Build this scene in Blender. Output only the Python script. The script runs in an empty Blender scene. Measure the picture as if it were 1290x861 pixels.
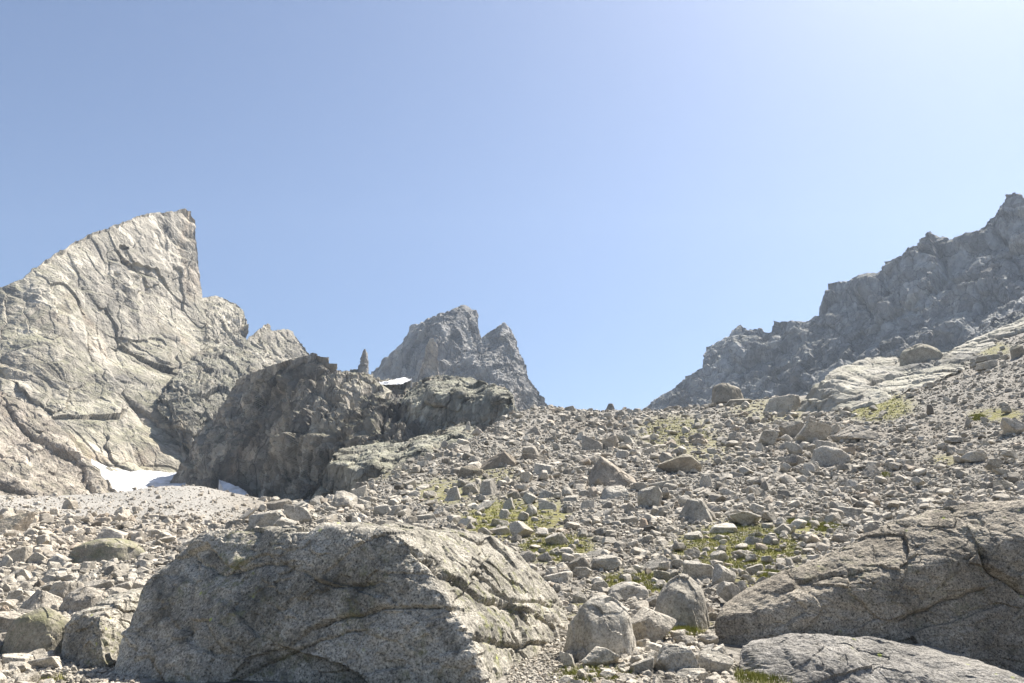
import bpy, bmesh, math
import numpy as np
from mathutils import Vector

SC = bpy.context.scene
COL = SC.collection
rng = np.random.default_rng(11)
PI = math.pi

# ------------------------------------------------------------------ camera model
F = 1290 * 28.0 / 36.0
TH = math.radians(13.5)
CT, ST = math.cos(TH), math.sin(TH)
CZ = 1.7


def at(px, py, Y):
    """world point seen at a photo pixel, at depth Y"""
    px, py, Y = (np.asarray(a, dtype=float) for a in (px, py, Y))
    u = (px - 645) / F
    v = (430.5 - py) / F
    t = Y / (CT - v * ST)
    return np.stack([u * t, Y + 0 * t, CZ + (ST + v * CT) * t], -1)


def project(p):
    p = np.asarray(p, dtype=float)
    x, y, z = p[..., 0], p[..., 1], p[..., 2] - CZ
    d = y * CT + z * ST
    h = -y * ST + z * CT
    return 645 + F * x / d, 430.5 - F * h / d


# ------------------------------------------------------------------ noise
def hsh(ix, iy, iz, seed):
    h = (ix.astype(np.uint32) * np.uint32(374761393) + iy.astype(np.uint32) * np.uint32(668265263)
         + iz.astype(np.uint32) * np.uint32(2246822519) + np.uint32((seed * 3266489917) & 0xFFFFFFFF))
    h ^= h >> np.uint32(15)
    h *= np.uint32(2246822519)
    h ^= h >> np.uint32(13)
    h *= np.uint32(3266489917)
    h ^= h >> np.uint32(16)
    return h


def hf(h):
    return (h & np.uint32(0xFFFFFF)).astype(np.float32) / np.float32(16777216.0)


def vnoise(p, seed=0):
    i = np.floor(p).astype(np.int64)
    f = (p - i).astype(np.float32)
    f = f * f * f * (f * (f * 6 - 15) + 10)
    r = 0
    for a in (0, 1):
        wx = f[:, 0] if a else 1 - f[:, 0]
        for b in (0, 1):
            wy = f[:, 1] if b else 1 - f[:, 1]
            for c in (0, 1):
                wz = f[:, 2] if c else 1 - f[:, 2]
                r = r + wx * wy * wz * hf(hsh(i[:, 0] + a, i[:, 1] + b, i[:, 2] + c, seed))
    return r * 2 - 1


def fbm(p, octs=5, seed=0, gain=.5):
    r, a, q = 0, 1.0, np.asarray(p, dtype=np.float64)
    for o in range(octs):
        r = r + a * vnoise(q + 17.3 * o, seed + o)
        q = q * 2.03
        a *= gain
    return r


def ridged(p, octs=5, seed=0, gain=.5):
    r, a, q = 0, 1.0, np.asarray(p, dtype=np.float64)
    for o in range(octs):
        r = r + a * (1 - 2 * np.abs(vnoise(q + 9.1 * o, seed + o)))
        q = q * 2.07
        a *= gain
    return r


def facet(p, seed=0, tilt=.9):
    """cells with a tilted flat face each: the broken faces of jointed rock; also the distance to the joint"""
    p = np.asarray(p, dtype=np.float64)
    base = np.floor(p).astype(np.int64)
    fr = (p - base).astype(np.float32)
    n = len(p)
    d1 = np.full(n, 9e9, np.float32)
    d2 = np.full(n, 9e9, np.float32)
    val = np.zeros(n, np.float32)
    for a in (-1, 0, 1):
        for b in (-1, 0, 1):
            for c in (-1, 0, 1):
                h = hsh(base[:, 0] + a, base[:, 1] + b, base[:, 2] + c, seed)
                ox = hf(h)
                h2 = h * np.uint32(747796405) + np.uint32(2891336453)
                h2 ^= h2 >> np.uint32(14)
                oy = hf(h2)
                h3 = h2 * np.uint32(1664525) + np.uint32(1013904223)
                h3 ^= h3 >> np.uint32(13)
                oz = hf(h3)
                dx, dy, dz = fr[:, 0] - a - ox, fr[:, 1] - b - oy, fr[:, 2] - c - oz
                d = dx * dx + dy * dy + dz * dz
                m = d < d1
                d2 = np.where(m, d1, np.minimum(d2, d))
                d1 = np.where(m, d, d1)
                v = (hf(h3 * np.uint32(2654435761)) - .5) * 1.6 + tilt * (
                    (oy - .5) * 2.4 * dx + (oz - .5) * 2.4 * dy + (ox - .5) * 2.4 * dz)
                val = np.where(m, v, val)
    return val, np.sqrt(d2) - np.sqrt(d1)


def sstep(a, b, x):
    t = np.clip((x - a) / (b - a), 0, 1)
    return t * t * (3 - 2 * t)


def tps(P, v, lam=1e-6):
    P = np.asarray(P, float)
    v = np.asarray(v, float)
    n, k = P.shape

    def ker(d2):
        return .5 * d2 * np.log(d2 + 1e-12)
    A = np.zeros((n + k + 1, n + k + 1))
    A[:n, :n] = ker(((P[:, None] - P[None]) ** 2).sum(-1)) + lam * np.eye(n)
    A[:n, n] = 1
    A[:n, n + 1:] = P
    A[n, :n] = 1
    A[n + 1:, :n] = P.T
    w = np.linalg.solve(A, np.r_[v, np.zeros(k + 1)])

    def f(Q):
        Q = np.asarray(Q, float)
        sh = Q.shape[:-1]
        Q = Q.reshape(-1, k)
        out = np.empty(len(Q))
        for s in range(0, len(Q), 40000):
            q = Q[s:s + 40000]
            out[s:s + 40000] = ker(((q[:, None] - P[None]) ** 2).sum(-1)) @ w[:n] + w[n] + q @ w[n + 1:]
        return out.reshape(sh)
    return f


# ------------------------------------------------------------------ mesh helpers
def mesh_np(name, V, Fc, mat=None, smooth=False, attrs=None):
    V = np.ascontiguousarray(V, dtype=np.float32)
    Fc = np.ascontiguousarray(Fc, dtype=np.int32)
    me = bpy.data.meshes.new(name)
    k = Fc.shape[1]
    me.vertices.add(len(V))
    me.vertices.foreach_set('co', V.ravel())
    me.loops.add(Fc.size)
    me.loops.foreach_set('vertex_index', Fc.ravel())
    me.polygons.add(len(Fc))
    me.polygons.foreach_set('loop_start', np.arange(0, Fc.size, k, dtype=np.int32))
    try:
        me.polygons.foreach_set('loop_total', np.full(len(Fc), k, dtype=np.int32))
    except Exception:
        pass
    me.update(calc_edges=True)
    me.polygons.foreach_set('use_smooth', np.full(len(Fc), bool(smooth)))
    for an, av in (attrs or {}).items():
        a = me.attributes.new(an, 'FLOAT', 'POINT')
        a.data.foreach_set('value', np.ascontiguousarray(av, dtype=np.float32))
    if mat:
        me.materials.append(mat)
    return me


def link(name, me, parent=None):
    o = bpy.data.objects.new(name, me)
    COL.objects.link(o)
    if parent is not None:
        o.parent = parent
    return o


def tag(o, label=None, cat=None, group=None, kind=None):
    for k, v in (('label', label), ('category', cat), ('group', group), ('kind', kind)):
        if v:
            o[k] = v
    return o


def grid_faces(nr, nc, wrap=False):
    i = np.arange(nr - 1)[:, None]
    j = np.arange(nc if wrap else nc - 1)[None]
    j2 = (j + 1) % nc
    a = i * nc + j
    b = i * nc + j2
    c = (i + 1) * nc + j2
    d = (i + 1) * nc + j
    return np.stack([a, b, c, d], -1).reshape(-1, 4)


def grid_normals(P):
    du = np.gradient(P, axis=1)
    dv = np.gradient(P, axis=0)
    n = np.cross(du, dv)
    return n / (np.linalg.norm(n, axis=-1, keepdims=True) + 1e-9)


_ico = {}


def ico(s):
    if s not in _ico:
        bm = bmesh.new()
        bmesh.ops.create_icosphere(bm, subdivisions=s, radius=1)
        V = np.array([v.co[:] for v in bm.verts])
        Fc = np.array([[v.index for v in f.verts] for f in bm.faces])
        bm.free()
        V /= np.linalg.norm(V, axis=1, keepdims=True)
        _ico[s] = (V, Fc)
    return _ico[s]


def polytope(D, N, d, p=20):
    """radius along directions D of the rounded intersection of half spaces N.x <= d"""
    c = np.maximum(D @ N.T, 0) / d
    return (c ** p).sum(1) ** (-1.0 / p)


# ------------------------------------------------------------------ materials
class NT:
    def __init__(s, name):
        s.m = bpy.data.materials.new(name)
        s.m.use_nodes = True
        s.t = s.m.node_tree
        s.b = s.t.nodes['Principled BSDF']
        s.b.inputs['Specular IOR Level'].default_value = .25
        s.pos = s.n('ShaderNodeNewGeometry').outputs

    def n(s, typ, **kw):
        x = s.t.nodes.new(typ)
        for k, v in kw.items():
            setattr(x, k, v)
        return x

    def l(s, a, b):
        s.t.links.new(a, b)

    def mapped(s, scale=(1, 1, 1), rot=(0, 0, 0)):
        x = s.n('ShaderNodeMapping')
        s.l(s.pos['Position'], x.inputs['Vector'])
        x.inputs['Scale'].default_value = scale
        x.inputs['Rotation'].default_value = rot
        return x.outputs[0]

    def noise(s, vec, scale, detail=6, rough=.55, dist=0.0):
        x = s.n('ShaderNodeTexNoise')
        s.l(vec, x.inputs['Vector'])
        x.inputs['Scale'].default_value = scale
        x.inputs['Detail'].default_value = detail
        x.inputs['Roughness'].default_value = rough
        x.inputs['Distortion'].default_value = dist
        return x.outputs['Fac']

    def voro(s, vec, scale, feature='F1', out='Distance'):
        x = s.n('ShaderNodeTexVoronoi', feature=feature)
        s.l(vec, x.inputs['Vector'])
        x.inputs['Scale'].default_value = scale
        return x.outputs[out]

    def ramp(s, fac, stops, interp='LINEAR'):
        x = s.n('ShaderNodeValToRGB')
        x.color_ramp.interpolation = interp
        e = x.color_ramp.elements
        while len(e) < len(stops):
            e.new(.5)
        for el, (p, c) in zip(e, stops):
            el.position = p
            el.color = (c, c, c, 1) if isinstance(c, (int, float)) else (*c, 1)
        s.l(fac, x.inputs[0])
        return x.outputs[0]

    def math(s, op, a, b=None, clamp=False):
        x = s.n('ShaderNodeMath', operation=op, use_clamp=clamp)
        for i, v in enumerate((a, b)):
            if v is None:
                continue
            if isinstance(v, (int, float)):
                x.inputs[i].default_value = v
            else:
                s.l(v, x.inputs[i])
        return x.outputs[0]

    def mix(s, fac, a, b, blend='MIX'):
        x = s.n('ShaderNodeMix', data_type='RGBA', blend_type=blend)
        for sock, v in ((x.inputs[0], fac), (x.inputs[6], a), (x.inputs[7], b)):
            if isinstance(v, (int, float)):
                sock.default_value = v
            elif isinstance(v, tuple):
                sock.default_value = (*v, 1)
            else:
                s.l(v, sock)
        return x.outputs[2]

    def upness(s, lo, hi):
        sp = s.n('ShaderNodeSeparateXYZ')
        s.l(s.pos['Normal'], sp.inputs[0])
        x = s.n('ShaderNodeMapRange')
        s.l(sp.outputs['Z'], x.inputs[0])
        x.inputs[1].default_value = lo
        x.inputs[2].default_value = hi
        return x.outputs[0]

    def attr(s, name, typ='GEOMETRY'):
        x = s.n('ShaderNodeAttribute', attribute_type=typ)
        x.attribute_name = name
        return x.outputs

    def done(s, col, height=None, dist=.1, strength=1.0, rough=.9):
        s.l(col, s.b.inputs['Base Color'])
        s.b.inputs['Roughness'].default_value = rough
        if height is not None:
            x = s.n('ShaderNodeBump')
            x.inputs['Strength'].default_value = strength
            x.inputs['Distance'].default_value = dist
            s.l(height, x.inputs['Height'])
            s.l(x.outputs[0], s.b.inputs['Normal'])
        return s.m


def cliff_mat(name, size, lo, hi, stain=.5, lichen=.4, orange=.2, rot=(0, 0, 0), bump=1.0, block=1.0, lcol=(.17, .175, .085), joints=None):
    """granite face; size = metres of the largest colour patches"""
    t = NT(name)
    v = t.mapped((1, 1, 1))
    vs = t.mapped((1, 1, .22), rot)
    vd = t.mapped((.35, 1, 1.3), (0, math.radians(28), 0))
    big = t.noise(v, 1 / size, 8, .6)
    col = t.ramp(big, [(.3, lo), (.7, hi)])
    fine = t.noise(v, 9 / size, 8, .65)
    col = t.mix(.8, col, t.ramp(fine, [(.3, .5), (.5, .95), (.72, 1.4)]), 'MULTIPLY')
    st = t.noise(vs, 3.2 / size, 7, .6)
    col = t.mix(t.math('MULTIPLY', t.ramp(st, [(.5, 0.0), (.68, 1.0)]), stain), col, (.1, .097, .092))
    orf = t.noise(t.mapped((1, 1, .6)), 1.7 / size, 5, .6)
    col = t.mix(t.math('MULTIPLY', t.ramp(orf, [(.56, 0.0), (.7, 1.0)]), orange), col, (.40, .29, .19))
    up = t.upness(.35, .8)
    lf = t.ramp(t.noise(v, 4 / size, 7, .7), [(.36, 0.0), (.58, 1.0)])
    col = t.mix(t.math('MULTIPLY', t.math('MULTIPLY', up, lf), lichen), col, lcol)
    jm = t.mapped((1, 1, .45), (math.radians(10), math.radians(24), 0))
    if joints:
        jm = t.pos['Position']
        for r_, s_ in (((0, 0, joints[0]), (1, 1, 1)), ((0, joints[1], 0), (1, 1, 1)), ((0, 0, 0), joints[2])):
            x = t.n('ShaderNodeMapping')
            t.l(jm, x.inputs['Vector'])
            x.inputs['Rotation'].default_value = [math.radians(a) for a in r_]
            x.inputs['Scale'].default_value = s_
            jm = x.outputs[0]
    wv = t.n('ShaderNodeTexNoise')
    wv.inputs['Scale'].default_value = 6 / size
    wv.inputs['Detail'].default_value = 5
    t.l(jm, wv.inputs['Vector'])
    va = t.n('ShaderNodeVectorMath', operation='MULTIPLY_ADD')
    t.l(wv.outputs['Color'], va.inputs[0])
    va.inputs[1].default_value = (size * .13,) * 3
    t.l(jm, va.inputs[2])
    ck = t.voro(va.outputs[0], 5 / size, 'DISTANCE_TO_EDGE')
    ck2 = t.voro(va.outputs[0], 14 / size, 'DISTANCE_TO_EDGE')
    crack = t.math('MULTIPLY', t.ramp(ck, [(0.0, 0.0), (.03, 1.0)]), t.ramp(ck2, [(0.0, .35), (.05, 1.0)]))
    gate = t.ramp(t.noise(v, 2.2 / size, 4), [(.38, 1.0), (.56, 0.0)])
    crk = t.math('MAXIMUM', crack, gate)
    col = t.mix(.75 * min(block, 1), col, t.ramp(crk, [(0.0, .3), (1.0, 1.0)]), 'MULTIPLY')
    for k_, sc_ in ((.45, 5), (.4, 14)):
        bw = t.n('ShaderNodeRGBToBW')
        t.l(t.voro(va.outputs[0], sc_ / size, 'F1', 'Color'), bw.inputs[0])
        col = t.mix(k_ * block, col, t.ramp(bw.outputs[0], [(.2, .5), (.8, 1.5)]), 'MULTIPLY')
    lines = t.noise(vd, 14 / size, 6, .7)
    h = t.math('ADD', t.math('MULTIPLY', fine, .6), t.math('MULTIPLY', lines, .5))
    h = t.math('ADD', h, t.math('MULTIPLY', crk, .10 * block))
    h = t.math('ADD', h, t.math('MULTIPLY', t.noise(v, 45 / size, 5, .6), .16))
    return t.done(col, h, size * .085 * bump, 1.0, .92)


def stone_mat(name, mode, scale=1.0, moss=0.0, base=((.33, .30, .245), (.56, .515, .43)), spk=.6, dark=.5):
    """broken granite; mode OBJECT reads each stone's own tone, GEOMETRY the tone kept on the points"""
    t = NT(name)
    v = t.mapped((scale, scale, scale))
    big = t.noise(v, 1.1, 6, .6)
    col = t.ramp(big, [(.32, base[0]), (.68, base[1])])
    mid = t.noise(v, 6, 7, .7)
    col = t.mix(.75, col, t.ramp(mid, [(.3, .6), (.5, .97), (.72, 1.25)]), 'MULTIPLY')
    sp = t.noise(v, 34, 3, .7)
    col = t.mix(spk, col, t.ramp(sp, [(.36, .3), (.46, .9), (.56, 1.05), (.68, 1.6)]), 'MULTIPLY')
    sp2 = t.noise(v, 15, 4, .8)
    col = t.mix(spk, col, t.ramp(sp2, [(.34, .5), (.47, 1.0), (.66, 1.2)]), 'MULTIPLY')
    dk = t.noise(v, 2.3, 8, .7)
    col = t.mix(t.ramp(dk, [(.5 if dark > .6 else .56, 0.0), (.64, dark)]), col, (.085, .08, .065))
    if mode:
        a = t.attr('tone', mode)
        hue = t.attr('warm', mode)
        col = t.mix(1.0, col, t.ramp(a['Fac'], [(0.0, .12), (.5, .88), (1.0, 1.36)]), 'MULTIPLY')
        col = t.mix(hue['Fac'], col, t.mix(1.0, col, (1.12, .86, .66), 'MULTIPLY'))
    li = t.ramp(t.noise(v, 5.2, 8, .72), [(.5, 0.0), (.6, 1.0)])
    lich = t.mix(t.noise(v, 9, 3), (.12, .12, .055), (.29, .285, .14))
    if moss:
        if mode == 'OBJECT':
            mf = t.math('MULTIPLY', t.attr('moss', mode)['Fac'], t.upness(-.1, .6))
            patch = t.ramp(t.noise(v, 1.8, 7, .7), [(.38, 0.0), (.55, 1.0)])
            mf = t.math('MULTIPLY', t.math('MULTIPLY', mf, patch), .75)
            col = t.mix(mf, col, lich)
        else:
            patch = t.ramp(t.noise(v, .8, 6, .65), [(.47, 0.0), (.62, 1.0)])
            col = t.mix(t.math('MULTIPLY', t.math('MULTIPLY', li, patch), moss), col, lich)
            spots = t.ramp(t.voro(v, 3.1), [(.06, 1.0), (.13, 0.0)])
            gate = t.ramp(t.noise(v, 1.3, 3), [(.52, 0.0), (.6, 1.0)])
            col = t.mix(t.math('MULTIPLY', t.math('MULTIPLY', spots, gate), .85), col, (.42, .46, .10))
    h = t.math('ADD', t.math('MULTIPLY', mid, .8), t.math('MULTIPLY', sp2, .38))
    h = t.math('ADD', h, t.math('MULTIPLY', sp, .12))
    return t.done(col, h, .07 / scale, .9, .9)


def ground_mat():
    t = NT('stony_soil')
    v = t.mapped()
    vc = t.voro(v, 3.2, 'F1', 'Color')
    vd = t.voro(v, 3.2)
    vc2 = t.voro(v, 9, 'F1', 'Color')
    bw = t.n('ShaderNodeRGBToBW')
    t.l(vc, bw.inputs[0])
    bw2 = t.n('ShaderNodeRGBToBW')
    t.l(vc2, bw2.inputs[0])
    col = t.ramp(bw.outputs[0], [(.2, (.14, .13, .11)), (.8, (.34, .315, .27))])
    col = t.mix(.8, col, t.ramp(bw2.outputs[0], [(.2, .6), (.8, 1.35)]), 'MULTIPLY')
    col = t.mix(t.ramp(t.noise(v, .05, 6), [(.42, 0.0), (.62, .45)]), col, (.20, .17, .13))
    mo = t.attr('moss')
    mcol = t.ramp(t.noise(v, 2.6, 6, .7), [(.3, (.10, .09, .035)), (.5, (.21, .19, .055)), (.68, (.24, .25, .07))])
    nn = t.ramp(t.noise(v, 1.5, 7, .7), [(.36, 0.0), (.52, 1.0)])
    col = t.mix(t.math('MULTIPLY', mo['Fac'], nn, True), col, mcol)
    pl = t.attr('pale')
    col = t.mix(pl['Fac'], col, t.ramp(bw2.outputs[0], [(.2, (.25, .235, .205)), (.8, (.40, .375, .33))]))
    h = t.math('ADD', t.math('MULTIPLY', vd, -.6), t.math('MULTIPLY', t.noise(v, 12, 6, .7), .5))
    return t.done(col, h, .2, 1.0, .95)


def snow_mat():
    t = NT('old_snow')
    v = t.mapped()
    col = t.ramp(t.noise(v, .15, 6, .6), [(.38, (.46, .45, .43)), (.58, (.74, .75, .77))])
    return t.done(col, t.noise(v, .4, 6), .6, .6, .6)


def grass_mat():
    t = NT('alpine_grass')
    col = t.ramp(t.noise(t.mapped(), 3, 4), [(.3, (.15, .16, .04)), (.55, (.26, .26, .065)), (.75, (.32, .27, .09))])
    return t.done(col, None, rough=.8)


M_rub = stone_mat('scree_stone', 'GEOMETRY', 1.0)
M_rock = stone_mat('boulder_stone', 'OBJECT', 1.0, moss=1.0)
M_big = stone_mat('lichened_granite', None, 1.2, moss=1.0, base=((.25, .23, .185), (.53, .485, .40)), spk=1.0, dark=.75)
M_brown = stone_mat('brown_granite', None, 1.2, moss=.35, base=((.215, .185, .142), (.43, .378, .298)), spk=1.0)
M_slab = stone_mat('grey_granite', None, 1.2, moss=.1, base=((.18, .168, .147), (.35, .325, .285)), spk=.9)
M_ground = ground_mat()
M_snow = snow_mat()
M_grass = grass_mat()
M_tower = cliff_mat('pale_granite_face', 60, (.32, .29, .24), (.55, .50, .415), .6, .5, .55, bump=.7, block=.8, joints=(-63, -36, (.22, .6, 1)))
M_but = cliff_mat('rusty_granite_face', 30, (.27, .235, .195), (.50, .44, .365), .6, .3, .5, bump=.8, block=.8, joints=(-50, -42, (.3, .6, 1)))
M_dark = cliff_mat('dark_granite_face', 34, (.20, .18, .15), (.54, .485, .40), .8, .6, .4)
M_ledge = cliff_mat('lichen_sunlit_ledge', 14, (.19, .18, .15), (.44, .415, .34), .75, .5, .35, lcol=(.33, .325, .215))  # lichen tint on upward faces paled to paint the ledge tops as sunlit
M_band = cliff_mat('olive_rock_band', 30, (.21, .195, .16), (.44, .405, .335), .7, .4, .35)
M_mid = cliff_mat('grey_peak_face', 90, (.175, .17, .163), (.40, .38, .35), .5, .15, .4)
M_right = cliff_mat('slate_grey_face', 60, (.185, .186, .188), (.44, .432, .42), .55, .35, .35)
M_crop = cliff_mat('smooth_slab_face', 16, (.28, .265, .235), (.52, .48, .40), .35, .35, .15, bump=.3, block=.35)

# ------------------------------------------------------------------ ground sheet
gp = [
    (-100, 870, 10), (50, 864, 10.5), (300, 880, 9.2), (645, 872, 9), (765, 846, 10), (850, 864, 9.2), (1000, 896, 9.2), (1290, 930, 9), (1450, 935, 9),
    (50, 772, 18), (250, 760, 18), (450, 750, 18), (750, 775, 15), (850, 790, 13.2), (900, 745, 17.5), (1000, 795, 13), (1180, 770, 15), (1400, 780, 14),
    (50, 715, 32), (180, 703, 36), (300, 692, 29), (650, 690, 25), (760, 700, 23.5), (900, 690, 24), (1050, 680, 24), (1180, 685, 22), (1400, 690, 20),
    (310, 667, 33), (400, 635, 52), (470, 606, 72), (560, 565, 98), (645, 521, 130),
    (470, 622, 100), (470, 630, 125), (420, 642, 80), (420, 648, 110), (510, 604, 110), (510, 610, 140), (560, 582, 125), (380, 656, 70), (440, 634, 92), (350, 668, 60), (535, 588, 112), (600, 552, 150),
    (500, 640, 45), (560, 640, 40), (650, 640, 38), (600, 592, 62), (700, 590, 60), (800, 590, 58), (900, 590, 55), (1000, 600, 50), (1100, 600, 45),
    (1200, 600, 40), (1290, 610, 35), (1400, 610, 32),
    (700, 547, 90), (800, 547, 88), (900, 546, 84), (1000, 545, 78), (1100, 540, 70), (1200, 520, 66), (1290, 500, 62), (1400, 480, 62),
    (740, 518, 132), (800, 517, 132), (850, 517, 130), (900, 511, 126), (960, 505, 122), (1010, 512, 108), (1060, 498, 108), (1150, 474, 112), (1200, 447, 125),
    (1250, 426, 128), (1290, 406, 130), (1400, 364, 135),
    (0, 690, 42), (100, 667, 60), (200, 657, 65), (0, 642, 100), (100, 646, 90), (200, 640, 105), (60, 630, 135), (150, 621, 145), (240, 614, 150),
    (285, 630, 120), (290, 642, 85), (-100, 640, 100), (-100, 620, 140), (310, 664, 62), (315, 645, 115), (350, 655, 110), (400, 645, 150), (470, 625, 160), (560, 585, 190),
    (645, 528, 170), (645, 545, 300), (800, 526, 175), (800, 545, 320), (950, 515, 170), (950, 532, 300), (1100, 495, 160), (1100, 503, 300), (1290, 418, 180),
    (1290, 432, 300), (1400, 380, 190), (1400, 400, 300), (60, 634, 200), (150, 627, 205), (60, 632, 330), (200, 628, 300), (330, 640, 300), (470, 600, 320)]
gp = np.array(gp, float)
G = at(gp[:, 0], gp[:, 1], gp[:, 2])
ph = np.arctan2(G[:, 0], G[:, 1])
rr = np.hypot(G[:, 0], G[:, 1])
sl = G[:, 2] / rr
ex = []
for a, s in ((-180, -.12), (-135, -.1), (-90, -.03), (90, .16), (135, 0), (180, -.12)):
    for r in (3, 30, 300):
        ex.append((math.radians(a), r, s * (.3 if r == 3 else 1)))
for a in (-45, -20, 0, 20, 45):
    ex.append((math.radians(a), 3.0, 0.0))
    ex.append((math.radians(a), 700.0, .06))
    ex.append((math.radians(a), 1800.0, .0))
for a in (-180, -90, 90, 180):
    ex.append((math.radians(a), 1800.0, -.05))
ex = np.array(ex)
_gs = tps(np.c_[np.r_[ph, ex[:, 0]] * 2.2, np.log(np.r_[rr, ex[:, 1]])], np.r_[sl, ex[:, 2]], 1e-3)


def ground0(x, y):
    r = np.hypot(x, y) + 1e-6
    return r * _gs(np.stack([np.arctan2(x, y) * 2.2, np.log(np.maximum(r, 1.2))], -1))


def ground(x, y):
    x, y = np.asarray(x, float), np.asarray(y, float)
    z = ground0(x, y)
    r = np.hypot(x, y)
    q = np.stack([x.ravel(), y.ravel(), 0 * x.ravel()], -1)
    w = np.clip(r / 60, .12, 1.0).ravel()
    z = z + (fbm(q * .22, 3, 5) * .22 * w + fbm(q * .05, 3, 9) * .5 * np.clip((r.ravel() - 25) / 60, 0, 1)).reshape(z.shape)
    return z


MOSS = [(850, 545, 55, 24, .65), (640, 655, 70, 30, 1), (560, 620, 45, 18, .8), (700, 690, 55, 22, 1), (930, 690, 95, 38, 1), (1010, 668, 45, 14, 1),
        (1105, 512, 50, 20, 1), (970, 517, 60, 18, .5), (880, 565, 50, 22, .55), (805, 735, 60, 20, 1), (760, 852, 60, 16, .8), (1255, 523, 36, 9, 1),
        (1190, 580, 20, 8, .7), (480, 592, 40, 15, .5), (960, 730, 50, 12, 1), (870, 790, 40, 12, .9), (980, 855, 60, 12, .8), (1180, 830, 70, 20, .8),
        (620, 600, 40, 14, .6), (1250, 440, 25, 10, .8), (690, 650, 30, 24, .9), (50, 858, 40, 10, .8), (745, 770, 30, 30, .6)]


def moss_px(px, py):
    m = 0 * px
    for cx, cy, rx, ry, a in MOSS:
        m = np.maximum(m, a * (1 - sstep(.5, 1.25, np.hypot((px - cx) / rx, (py - cy) / ry))))
    return m


def pale_px(px, py):
    """the fine pale gravel of the fan on the left"""
    return (1 - sstep(250, 330, px)) * (1 - sstep(660, 700, py))


phs = np.r_[np.radians(np.linspace(-180, -52, 30, endpoint=False)), np.radians(np.linspace(-52, 52, 740, endpoint=False)), np.radians(np.linspace(52, 180, 30))]
rs = np.r_[np.geomspace(1.0, 8, 40, endpoint=False), np.geomspace(8, 200, 330, endpoint=False), np.geomspace(200, 1250, 40)]
A_, R_ = np.meshgrid(phs, rs)
GX, GY = R_ * np.sin(A_), R_ * np.cos(A_)
GZ = ground(GX, GY)
GPX, GPY = project(np.stack([GX, np.maximum(GY, 1), GZ], -1))
front = (GY > 4)
V = np.stack([GX, GY, GZ], -1).reshape(-1, 3)
mossv = np.where(front, moss_px(GPX, GPY), .3 * (fbm(np.c_[GX.ravel(), GY.ravel(), 0 * GX.ravel()] * .1, 3, 3) > .3).reshape(GX.shape))
palev = np.where(front, pale_px(GPX, GPY), 0)
cv = np.array([[0, 0, float(ground(np.array([0.0]), np.array([.01]))[0])]])
nV = len(V)
me = mesh_np('ground', np.r_[V, cv], grid_faces(len(rs), len(phs)), M_ground, True,
             {'moss': np.r_[mossv.ravel(), 0], 'pale': np.r_[palev.ravel(), 0]})
tag(link('ground', me), 'stony mountain ground of grey gravel and soil with mossy patches', kind='structure')

# visible-surface table of the ground in photo pixels (to set stones on it)
tp = np.radians(np.linspace(-50, 50, 900))
tr = np.geomspace(6.5, 330, 650)
TA, TR = np.meshgrid(tp, tr)
TX, TY = TR * np.sin(TA), TR * np.cos(TA)
TZ = ground(TX, TY)
TPX, TPY = project(np.stack([TX, TY, TZ], -1))
runmin = np.minimum.accumulate(TPY, axis=0)
VIS = TPY <= runmin + 1.0


def ground_at(px, py):
    """first ground point on the ray through a photo pixel: (x, y, z)"""
    u = (px - 645) / F
    a = math.atan2(u, CT)
    j = int(np.clip(np.searchsorted(tp, a), 1, len(tp) - 1))
    col = runmin[:, j]
    i = int(np.argmax(col <= py)) if (col <= py).any() else int(np.argmin(col))
    y = TY[i, j]
    for _ in range(3):
        v = (430.5 - py) / F
        x = u * y / (CT - v * ST)
        i = int(np.clip(i, 0, len(tr) - 1))
    return x, y, float(ground(np.array([x]), np.array([y]))[0])


# ------------------------------------------------------------------ rock faces (mountains, ledges)
def resample(poly, n):
    poly = np.array(poly, float)
    s = np.r_[0, np.cumsum(np.hypot(*np.diff(poly, axis=0).T))]
    q = np.linspace(0, s[-1], n)
    return np.c_[np.interp(q, s, poly[:, 0]), np.interp(q, s, poly[:, 1])]


DEPTH = {}


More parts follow.
